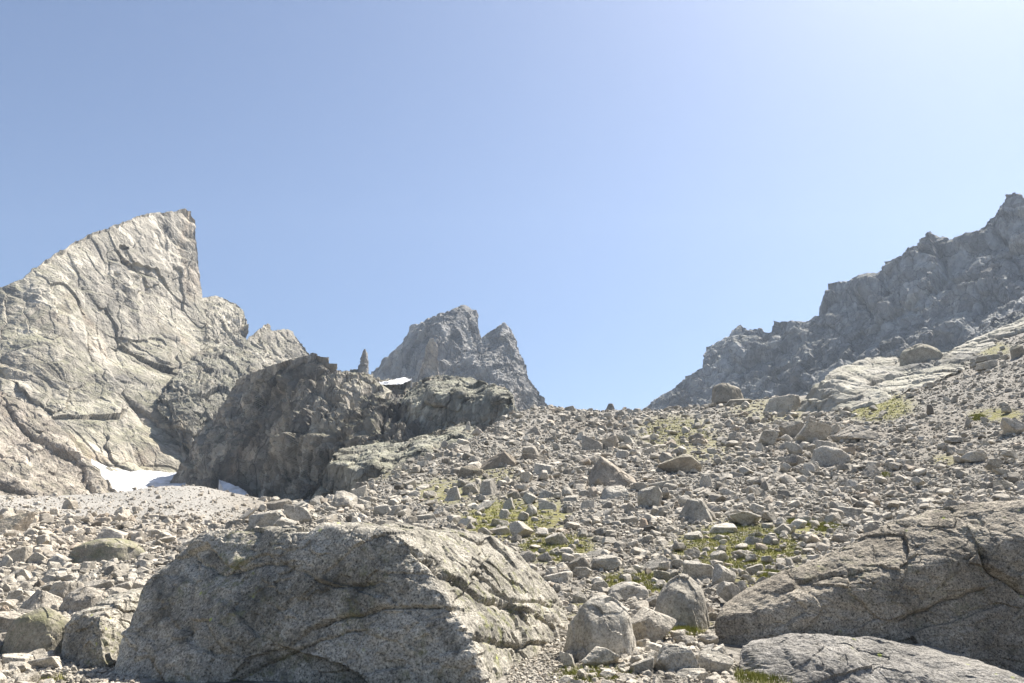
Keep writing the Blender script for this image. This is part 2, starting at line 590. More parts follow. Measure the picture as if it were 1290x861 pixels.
def face(name, top, bot, depth, ns, nv, mat, cells, amps, rot=(0, 0, 0), stretch=(1, 1, .5), seed=1, back=1.0, rough=.5,
         nback=26, parent=None, crack=.0, smooth=False, ease=1.0, saws=(), jag=1.3):
    T = resample(top, ns)
    B = resample(bot, ns)
    J = np.zeros_like(T)
    if jag:
        ar = np.r_[0, np.cumsum(np.hypot(*np.diff(T, axis=0).T))]
        q1 = np.c_[ar / 9.0, 0 * ar + seed, 0 * ar]
        st = facet(np.c_[ar / 5.0, 0 * ar + seed * 3.3, 0 * ar + .5], seed, .6)[0]
        J[:, 1] = -jag * (.9 * fbm(q1, 5, seed + 4, .6) + .8 * st)
        J[:, 0] = jag * .35 * fbm(q1 + 50, 4, seed + 6, .6)
    d = np.array(depth, float)
    sc = 100.0
    fd = tps(d[:, :2] / sc, np.log(d[:, 2]), 1e-4)
    w = (np.linspace(0, 1, nv) ** ease)[:, None, None]
    PX = T[None] * (1 - w) + B[None] * w + J[None] * np.exp(-w * nv / 5.0)
    Y = np.exp(fd(PX / sc))
    P = at(PX[..., 0], PX[..., 1], Y)
    # far side: the rock falls away behind its crest
    crest = P[0]
    cx = crest[:, :2] / np.linalg.norm(crest[:, :2], axis=1, keepdims=True)
    Hh = float(P[..., 2].max() - P[..., 2].min())
    k = np.linspace(1, 0, nback, endpoint=False)[:, None]
    bk = np.empty((nback, ns, 3))
    bk[..., :2] = crest[None, :, :2] + cx[None] * (k[..., None] ** 1.2) * Hh * .75 * back
    bk[..., 2] = crest[None, :, 2] - (k ** 1.1) * Hh * 1.05
    P = np.concatenate([bk, P], 0)
    N = grid_normals(P)
    N[(N * (P - np.array([0, 0, CZ]))).sum(-1).mean() > 0] *= 1
    if (N[nback:] * (P[nback:] - np.array([0, 0, CZ]))).sum(-1).mean() > 0:
        N = -N
    q = P.reshape(-1, 3)
    cr, sr = [np.array([math.cos(a) for a in rot]), np.array([math.sin(a) for a in rot])]
    Rx = np.array([[1, 0, 0], [0, cr[0], -sr[0]], [0, sr[0], cr[0]]])
    Ry = np.array([[cr[1], 0, sr[1]], [0, 1, 0], [-sr[1], 0, cr[1]]])
    qr = (q @ (Rx @ Ry).T) * np.array(stretch)
    c0 = cells[0]
    warp = np.stack([fbm(q / c0 * 1.3, 4, seed + 31), fbm(q / c0 * 1.3 + 40, 4, seed + 32), fbm(q / c0 * 1.3 + 80, 4, seed + 33)], -1)
    warp2 = np.stack([fbm(q / c0 * 1.3 + 40 * j, 2, seed + 31 + j) for j in range(3)], -1)
    D = np.zeros(len(q))
    for i, (c, a) in enumerate(zip(cells, amps)):
        val, edge = facet((qr + warp * c0 * .10) / c, seed * 7 + i)
        D += a * val - crack * a * (1 - sstep(0, .10, edge))
    D += amps[0] * rough * (fbm(q / c0 * .6, 3, seed + 50, .5) + .35 * ridged(q / c0 * 2.2, 6, seed + 52, .6))
    D += amps[-1] * .8 * fbm(q / cells[-1] * 1.5, 5, seed + 61, .6)
    # exfoliating sheets: each ends in a sharp lip that throws a shadow line
    for i, (ang, per, a) in enumerate(saws):
        dv = np.array([math.sin(math.radians(ang)), .25, math.cos(math.radians(ang))])
        ph_ = (q @ dv) / per + warp2[:, i % 3] * c0 * .22 / per + 1.1 * fbm(q / per * .35, 2, seed + 90 + i)
        fr = ph_ - np.floor(ph_)
        saw = np.where(fr < .72, fr / .72, (1 - fr) / .28)
        gate = sstep(-.25, .35, fbm(q / per * .5 + 7 * i, 4, seed + 95 + i))
        amp_i = hf(hsh(np.floor(ph_).astype(np.int64), np.zeros(len(q), np.int64) + i, np.zeros(len(q), np.int64), seed))
        D += a * (saw - .5) * gate * (.35 + amp_i)
    wc = np.ones(P.shape[:2])
    wc[:nback + 1] = .4
    m_ = max(6, nv // 9)
    wc[nback:nback + m_] = np.linspace(.4, 1, m_)[:, None]
    D *= wc.ravel()
    D += amps[2] * .9 * fbm(qr / cells[2] * .8, 4, seed + 71, .6)
    V = q + N.reshape(-1, 3) * D[:, None]
    DEPTH[seed] = lambda x, y: float(np.exp(fd(np.array([[x, y]]) / sc))[0])
    return link(name, mesh_np(name, V, grid_faces(*P.shape[:2]), mat, smooth), parent)


A = face('mountain', [(-90, 392), (-20, 368), (0, 364), (30, 352), (45, 335), (75, 315), (110, 295), (150, 282), (185, 268), (215, 267), (228, 263), (240, 266),
                      (246, 280), (247, 296), (251, 330), (254, 365), (256, 380), (262, 425), (290, 440), (330, 462), (352, 478)],
         [(-90, 690), (0, 680), (120, 665), (240, 655), (352, 650)],
         [(-90, 392, 335), (0, 364, 342), (0, 500, 296), (0, 625, 258), (100, 300, 380), (245, 265, 462), (254, 374, 458), (150, 450, 362), (150, 600, 285), (220, 420, 412),
          (262, 440, 425), (230, 590, 318), (330, 470, 430), (340, 600, 345), (75, 420, 335), (80, 540, 292), (215, 500, 352), (180, 330, 410)],
         560, 460, M_tower, (46, 16, 5.5), (2.6, .9, .3), (.3, .6, 0), (1, 1, .4), 3, .7, .3, crack=.35, saws=((35, 30, 3.8), (50, 10, 1.6), (-20, 16, 1.6)))
tag(A, 'tall pale granite tower leaning right above sunlit slabs on the left', 'mountain', kind='structure')
dA = DEPTH[3]
sp_ = face('mountain', [(198, 505), (214, 482), (228, 466), (246, 448), (262, 436), (282, 430), (300, 437), (330, 455), (352, 474), (366, 500)],
           [(198, 512), (225, 548), (260, 585), (310, 600), (366, 560)],
           [(x, y, dA(x, y) * k) for x, y, k in ((198, 505, 1.0), (228, 466, .99), (262, 436, .985), (282, 430, .985), (330, 455, .98), (366, 500, .97), (260, 490, .945), (300, 490, .94),
                                                 (225, 520, .965), (260, 560, .98), (310, 580, .97), (340, 520, .95))],
           230, 150, M_band, (20, 8, 2.8), (2.4, .9, .25), (.2, .3, 0), (1, 1, .8), 5, .3, .3, crack=.4, saws=((40, 13, 2.2), (60, 6, .9)))
tag(sp_, 'olive tinted broken rock band below the rock shoulders, right of the tall tower face', 'mountain', kind='structure')
Bm = face('mountain', [(235, 400), (248, 378), (256, 374), (270, 373), (286, 376), (299, 384), (307, 391), (312, 403), (310, 414), (311, 428), (320, 418), (328, 413),
                       (337, 406), (343, 417), (352, 417), (361, 415), (369, 419), (378, 431), (390, 444), (405, 462)],
          [(225, 560), (300, 545), (405, 540)],
          [(248, 376, 470), (307, 391, 492), (337, 407, 500), (390, 444, 520), (280, 440, 440), (330, 460, 455), (380, 480, 470), (300, 540, 420), (240, 500, 410)],
          300, 170, M_tower, (24, 9, 4), (2.6, 1.2, .5), (.2, .1, 0), (1, 1, .3), 8, .6, .4, crack=.3, saws=((80, 16, 2.4), (40, 8, 1.0)))
tag(Bm, 'blocky pair of pale rock shoulders right of the tall granite tower', 'mountain', kind='structure')
C = face('mountain', [(-90, 452), (-30, 478), (0, 495), (25, 503), (58, 522), (80, 545), (105, 575), (135, 606), (152, 640)],
         [(-90, 700), (0, 690), (152, 672)],
         [(-90, 460, 240), (0, 495, 255), (80, 545, 262), (145, 620, 250), (0, 620, 215), (90, 640, 225), (-90, 660, 205)],
         320, 250, M_but, (17, 7, 2.5), (1.5, .6, .2), (.2, .5, 0), (1, 1, .6), 12, .5, .3, crack=.4, saws=((30, 9, 1.3), (-40, 5, .7)))
tag(C, 'rusty brown broken buttress at the foot of the pale tower', 'mountain', kind='structure')
Dm = face('mountain', [(205, 622), (228, 588), (240, 570), (262, 535), (285, 505), (300, 480), (330, 465), (365, 455), (382, 449), (397, 445), (412, 449), (425, 465),
                       (445, 475), (470, 487), (500, 508), (530, 530), (575, 565)],
          [(205, 660), (330, 668), (450, 650), (575, 610)],
          [(228, 590, 275), (262, 535, 285), (300, 480, 292), (397, 446, 248), (300, 640, 232), (330, 540, 245), (400, 600, 192), (400, 520, 218), (500, 560, 170),
           (445, 468, 254), (470, 481, 246), (470, 502, 216), (430, 515, 214), (480, 530, 184), (575, 565, 168), (550, 600, 160)],
          480, 340, M_dark, (20, 8, 3.2), (3.6, 1.7, .6), (.1, -.35, 0), (1, 1, .4), 17, .6, .5, crack=.6, saws=((-35, 19, 4.6), (-50, 8, 1.8), (75, 14, 3.0)))
tag(Dm, 'dark shaded cliff with a lichened crest in the middle of the valley', 'mountain', kind='structure')
Hm = face('mountain', [(435, 510), (455, 488), (466, 475), (480, 460), (500, 440), (515, 426), (520, 412), (535, 406), (545, 400), (570, 393), (583, 387), (592, 388),
                       (600, 396), (600, 410), (604, 424), (612, 440), (650, 490)],
          [(435, 580), (540, 580), (650, 580)],
          [(466, 475, 790), (520, 412, 760), (583, 387, 745), (545, 440, 690), (500, 480, 715), (604, 424, 770), (575, 430, 700), (560, 560, 640), (640, 480, 760), (445, 570, 700)],
          300, 200, M_mid, (42, 17, 7), (4.5, 2.2, 1.0), (.1, .3, 0), (1, 1, .35), 23, .6, .5, jag=1.5, crack=.3, saws=((55, 34, 5.0), (30, 13, 2.0)))
tag(Hm, 'higher blunt grey summit of the two far peaks in the centre', 'mountain', kind='structure')
rib = face('rock_rib', [(515, 495), (528, 470), (537, 440), (541, 428), (546, 426), (550, 440), (552, 468), (560, 500)],
           [(505, 560), (575, 560)],
           [(541, 428, 634), (552, 468, 640), (528, 470, 636), (538, 520, 610), (515, 560, 610), (570, 560, 625)],
           110, 110, M_but, (24, 10, 5), (3.0, 1.6, .8), (.1, .1, 0), (1, 1, .4), 25, .5, .5, parent=Hm)
Im = face('mountain', [(535, 500), (556, 470), (575, 456), (600, 436), (607, 428), (620, 416), (629, 409), (635, 406), (642, 412), (650, 430), (655, 445), (662, 455),
                       (665, 475), (676, 491), (692, 516), (720, 550)],
          [(535, 580), (640, 580), (720, 580)],
          [(635, 406, 655), (692, 516, 660), (600, 460, 625), (560, 480, 640), (640, 500, 590), (655, 445, 660), (615, 430, 645), (600, 560, 590), (700, 570, 640)],
          300, 180, M_mid, (34, 14, 6), (3.8, 1.9, .9), (.1, -.35, 0), (1, 1, .35), 29, .6, .5, jag=1.5, crack=.3, saws=((-50, 28, 4.5), (-35, 11, 1.8)))
tag(Im, 'lower pointed grey peak with a steep right edge beside the summit', 'mountain', kind='structure')
Jm = face('mountain', [(860, 500), (865, 475), (890, 464), (894, 451), (893, 440), (907, 431), (932, 410), (942, 414), (971, 417), (976, 406), (986, 403), (999, 406),
                       (1021, 405), (1036, 399), (1039, 383), (1044, 370), (1045, 358), (1065, 357), (1074, 355), (1084, 349), (1103, 344), (1113, 339), (1116, 330),
                       (1132, 326), (1141, 316), (1159, 303), (1161, 297), (1174, 291), (1187, 297), (1195, 303), (1207, 301), (1216, 295), (1226, 297), (1241, 284),
                       (1243, 278), (1256, 265), (1262, 255), (1272, 243), (1283, 245), (1292, 248), (1330, 225), (1380, 190)],
          [(830, 560), (1000, 560), (1200, 540), (1380, 520)],
          [(865, 475, 680), (893, 440, 660), (1045, 358, 575), (1174, 291, 520), (1272, 243, 490), (1380, 190, 470), (893, 510, 575), (1045, 480, 480), (1200, 440, 425),
           (1340, 400, 390), (980, 470, 560), (1110, 400, 505), (1240, 340, 450), (940, 430, 625)],
          620, 260, M_right, (44, 17, 6), (5.5, 2.4, .6), (.1, .42, 0), (1, 1, .25), 37, .6, .35, crack=.45, saws=((70, 48, 10.0), (80, 19, 4.2), (25, 28, 3.5)), jag=1.8)
tag(Jm, 'long jagged slate grey ridge in shade rising to the right', 'mountain', kind='structure')
Km = face('mountain', [(790, 535), (813, 514), (827, 504), (842, 495), (865, 475), (890, 462), (910, 458), (940, 480)],
          [(790, 570), (940, 570)],
          [(813, 514, 640), (865, 475, 625), (890, 462, 622), (850, 560, 570), (930, 520, 600)],
          170, 100, M_right, (26, 10, 4), (2.4, 1.1, .6), (.1, .3, 0), (1, 1, .5), 41, .6, .4)
tag(Km, 'low smooth grey shoulder ending the jagged ridge beside the sky gap', 'mountain', kind='structure')
Rm = face('mountain', [(1195, 455), (1215, 435), (1235, 412), (1250, 396), (1270, 386), (1290, 375), (1320, 360), (1390, 330)],
          [(1195, 500), (1390, 470)],
          [(1215, 435, 290), (1290, 375, 285), (1390, 330, 280), (1250, 460, 250), (1380, 440, 235)],
          150, 90, M_right, (16, 7, 3), (1.9, .9, .5), (.1, .4, 0), (1, 1, .6), 43, .6, .5)
tag(Rm, 'grey rock spur under the ridge at the right edge', 'mountain', kind='structure')
Mm = face('rubble_ridge', [(405, 480), (425, 468), (440, 467), (452, 467), (466, 472), (480, 477), (515, 480), (545, 490)],
          [(405, 560), (545, 570)],
          [(440, 467, 335), (515, 480, 345), (450, 520, 300), (530, 540, 300)],
          150, 80, M_dark, (6, 2.6, 1.3), (1.0, .6, .4), (0, 0, 0), (1, 1, 1), 47, .6, .4)
tag(Mm, 'low dark rubble ridge under the rock needle', 'ridge', kind='structure')
E = face('rock_ledge', [(445, 548), (480, 522), (498, 512), (512, 493), (530, 481), (550, 475), (575, 475), (600, 479), (620, 488), (638, 491), (646, 500), (650, 515), (675, 540)],
         [(440, 610), (560, 600), (675, 575)],
         [(500, 513, 196), (512, 493, 206), (550, 475, 214), (600, 479, 206), (640, 491, 180), (512, 506, 188), (545, 493, 179), (580, 493, 176), (620, 498, 169), (642, 501, 166),
          (512, 516, 187), (545, 503, 178), (580, 503, 175), (620, 508, 168), (530, 545, 176), (600, 530, 170), (650, 530, 160), (450, 580, 172), (560, 590, 165)],
         280, 240, M_ledge, (11, 4.5, 2.2), (.8, .35, .10), (.1, .1, 0), (1, 1, .9), 53, .5, .25, crack=.5, ease=1.9, jag=.8, saws=((5, 6, .8),))
tag(E, 'broad dark rock ledge with a lichened flat top tinted as sunlit below the twin peaks', 'rock ledge')
Fm = face('rock_ledge', [(385, 640), (402, 605), (414, 582), (424, 570), (440, 563), (480, 557), (520, 557), (532, 568), (548, 600)],
          [(380, 670), (470, 660), (548, 630)],
          [(440, 563, 160), (480, 557, 164), (520, 557, 162), (418, 580, 136), (435, 583, 131), (470, 584, 129), (520, 581, 131), (418, 592, 134), (435, 594, 130.3), (470, 595, 128.3), (520, 592, 130.3),
          (400, 625, 134), (500, 615, 128.5), (420, 660, 129), (400, 605, 137), (535, 600, 132)],
          230, 220, M_ledge, (8, 3.2, 1.6), (.5, .22, .07), (.1, .1, 0), (1, 1, .9), 57, .5, .2, crack=.5, ease=1.9, jag=.8, saws=((0, 3, .35),))
tag(Fm, 'lower rock ledge with a lichened top tinted pale as sunlit and dark streaked front', 'rock ledge')
Gm = face('rock_ledge', [(500, 590), (508, 572), (516, 556), (535, 546), (560, 541), (585, 531), (598, 536), (612, 552)],
          [(500, 630), (612, 600)],
          [(535, 546, 134), (585, 531, 138), (516, 560, 122), (530, 562, 115), (575, 552, 118), (560, 590, 110), (605, 560, 120)],
          170, 160, M_ledge, (5, 2.2, 1.2), (.45, .2, .07), (.1, .1, 0), (1, 1, .9), 61, .5, .2, crack=.5, ease=1.9, jag=.8)
tag(Gm, 'small rounded rock ledge where the scree meets the dark cliffs', 'rock ledge')
LD = lambda a: [(x, y, Y * .94) for x, y, Y in a]
L = face('rock_outcrop', [(975, 545), (1001, 520), (1019, 495), (1045, 470), (1060, 462), (1076, 457), (1095, 450), (1130, 449), (1145, 455), (1160, 456), (1200, 440), (1235, 424),
                          (1290, 400), (1390, 362)],
         [(975, 565), (1034, 545), (1068, 530), (1107, 515), (1145, 497), (1183, 480), (1290, 432), (1390, 395)],
         LD([(1001, 520, 108), (1045, 470, 112), (1034, 525, 102), (1068, 508, 100), (1076, 457, 124), (1130, 449, 128), (1107, 492, 103), (1183, 462, 110), (1200, 440, 126),
          (1290, 400, 136), (1290, 425, 120), (1390, 362, 138), (1390, 390, 122), (1055, 490, 104)]),
         340, 100, M_crop, (9, 3, 1.2), (.4, .16, .05), (.1, .35, 0), (1, 1, .8), 67, .5, .25, crack=1.0, saws=((20, 5, .5),), jag=.7)
tag(L, 'smooth pale granite outcrop with a steep shaded nose on the right skyline', 'rock outcrop')


def snow(label, top, bot, depth, ns=60, nv=30):
    o = face('snow_patch', top, bot, depth, ns, nv, M_snow, (9, 4, 2), (.3, .2, .12), (0, 0, 0), (1, 1, 1), 71, .06, .5, nback=6, smooth=True, jag=.8)
    return tag(o, label, 'snow patch', 'old snow patches below the cliffs')


snow('white snow wedge at the foot of the tall pale tower', [(116, 580), (136, 588), (162, 594), (185, 592), (205, 596), (255, 594)], [(114, 579), (120, 615), (160, 630), (200, 630), (255, 630)],
     [(112, 577, 276), (160, 590, 288), (236, 590, 290), (128, 602, 268), (200, 625, 252), (236, 625, 252)])
snow('tiny snow patch under the dark cliff, right of the big snow wedge', [(276, 604), (290, 609), (300, 613), (309, 619), (317, 628)], [(276, 606), (284, 622), (294, 642), (306, 642), (318, 642)],
     [(283, 610, 232), (312, 611, 226), (296, 626, 218), (300, 615, 225)])
snow('thin bright snow patch left of the twin far peaks', [(466, 483), (485, 480), (510, 476), (519, 477)], [(468, 484), (486, 485), (505, 484), (519, 479)],
     [(470, 482, 334), (517, 479, 336), (486, 486, 326), (517, 484, 328)])
snow('snow sliver lying on the valley gravel behind the boulder heap', [(294, 646), (306, 645), (320, 647)], [(296, 651), (306, 653), (319, 652)],
     [(294, 646, 84), (320, 646, 84), (306, 653, 76), (319, 652, 77)])


# ------------------------------------------------------------------ single rocks
def rock_mesh(kind, seed, sub, name='boulder', detail=1.0, mat=None):
    r = np.random.default_rng(seed)
    D, Fc = ico(sub)
    if kind == 'block':
        N = np.r_[np.eye(3), -np.eye(3)] + r.normal(0, .3, (6, 3))
        N = np.r_[N, r.normal(0, 1, (9, 3))]
        d = np.r_[r.uniform(.68, .98, 6), r.uniform(.86, 1.12, 9)]
    elif kind == 'wedge':
        s = r.choice([-1, 1])
        N = np.array([[s * .75, -.2, .75], [-s * .85, -.2, .35], [.1, -.9, .4], [0, .8, .5], [0, 0, -1], [s * .9, 0, -.1], [-s * .9, .1, -.3]]) + r.normal(0, .1, (7, 3))
        N = np.r_[N, r.normal(0, 1, (4, 3))]
        d = np.r_[.55, .8, .7, .8, .7, 1.1, .95, r.uniform(.95, 1.15, 4)]
    elif kind == 'point':
        a = r.uniform(0, 2 * PI) + np.arange(5) * 2 * PI / 5 + r.normal(0, .25, 5)
        N = np.c_[np.cos(a), np.sin(a), r.uniform(.35, .75, 5)]
        N = np.r_[N, [[0, 0, -1], [r.normal(0, .35), r.normal(0, .35), 1]], r.normal(0, 1, (5, 3))]
        d = np.r_[r.uniform(.5, .8, 5), .7, .62, r.uniform(.72, 1.0, 5)]
    elif kind == 'tilt':
        N = np.r_[np.eye(3), -np.eye(3)] + r.normal(0, .3, (6, 3))
        a = r.uniform(.35, .7) * r.choice([-1, 1])
        R = np.array([[math.cos(a), 0, math.sin(a)], [0, 1, 0], [-math.sin(a), 0, math.cos(a)]])
        N = np.r_[N @ R.T, r.normal(0, 1, (8, 3))]
        d = np.r_[r.uniform(.6, .95, 6), r.uniform(.84, 1.1, 8)]
    elif kind == 'slab':
        a = r.uniform(0, 2 * PI) + np.arange(7) * 2 * PI / 7 + r.normal(0, .25, 7)
        N = np.c_[np.cos(a), np.sin(a), r.uniform(-.2, .5, 7)]
        N = np.r_[N, [[r.normal(0, .15), r.normal(0, .15), 1], [0, 0, -1]], r.normal(0, 1, (3, 3))]
        d = np.r_[r.uniform(.75, 1, 7), .55, .6, r.uniform(.95, 1.1, 3)]
    elif kind == 'hump':
        a = r.uniform(0, 2 * PI) + np.arange(8) * 2 * PI / 8 + r.normal(0, .25, 8)
        N = np.c_[np.cos(a), np.sin(a), r.uniform(.05, .55, 8)]
        b = r.uniform(0, 2 * PI) + np.arange(4) * 2 * PI / 4 + r.normal(0, .3, 4)
        N = np.r_[N, np.c_[np.cos(b) * .42, np.sin(b) * .42, r.uniform(.8, 1.1, 4)], [[0, 0, -1]]]
        d = np.r_[r.uniform(.8, 1, 8), r.uniform(.6, .78, 4), .45]
    else:
        N = np.r_[r.normal(0, 1, (15, 3)), [[0, 0, -1]]]
        d = np.r_[r.uniform(.72, 1.0, 15), .6]
    N = N / np.linalg.norm(N, axis=1, keepdims=True)
    p = {'round': 20, 'slab': 24, 'hump': 13}.get(kind, 30)
    V = D * polytope(D, N, d, p)[:, None]
    if sub >= 4:
        off = r.uniform(0, 99, 3)
        v1, e1 = facet(V * 2.6 + off, seed)
        V = V + D * (v1 * .030 + .022 * fbm(V * 3 + off, 5, seed))[:, None] * detail
    elif sub == 3:
        V = V + D * (.04 * fbm(V * 2.2 + r.uniform(0, 99, 3), 3, seed))[:, None]
    lo, hi = V.min(0), V.max(0)
    V = (V - (lo + hi) / 2) / (hi - lo)
    return mesh_np(name, V, Fc, mat or M_rock, False)


PROTO = {}
for k_, kind in enumerate(('round', 'block', 'slab', 'wedge', 'point', 'tilt', 'hump')):
    PROTO[kind] = [rock_mesh(kind, 100 * k_ + i, 5) for i in range(6)]

ROCKS = []      # dicts of every single rock: pixel centre, size, words


def put_rock(px0, py0, px1, py1, kind, tone, warm=0.0, moss=0.0, Yset=None, depthf=.8, mesh=None, name='boulder', bury=.16, yaw=None):
    cx = (px0 + px1) / 2
    if Yset is None:
        x, y, z = ground_at(cx, py1 - .08 * (py1 - py0))
    else:
        y = Yset
    dist = y / CT
    W = (px1 - px0) / F * dist
    Hv = (py1 - py0) / F * dist * 1.02
    H = Hv / (1 - bury)
    c = at(cx, (py0 + py1) / 2 + bury * .5 * (py1 - py0), y)
    r = rng
    o = link(name, mesh or PROTO[kind][r.integers(6)])
    Dp = W * depthf * r.uniform(.8, 1.1)
    o.location = (c[0], c[1] + Dp * .3, c[2])
    o.scale = (W * 1.03, Dp, H)
    o.rotation_euler = (0, 0, yaw if yaw is not None else r.uniform(-.3, .3) + (PI if r.random() < .5 and kind not in ('wedge', 'tilt') else 0))
    o['tone'] = float(tone)
    o['warm'] = float(warm)
    o['moss'] = float(moss)
    return o


CROPS = {1: (380, 500, 4.785), 2: (600, 500, 4.785), 3: (820, 480, 4.785), 4: (1040, 400, 3.587), 5: (640, 640, 3.896), 6: (840, 600, 4.304), 7: (0, 640, 3.896), 8: (840, 720, 2.867)}
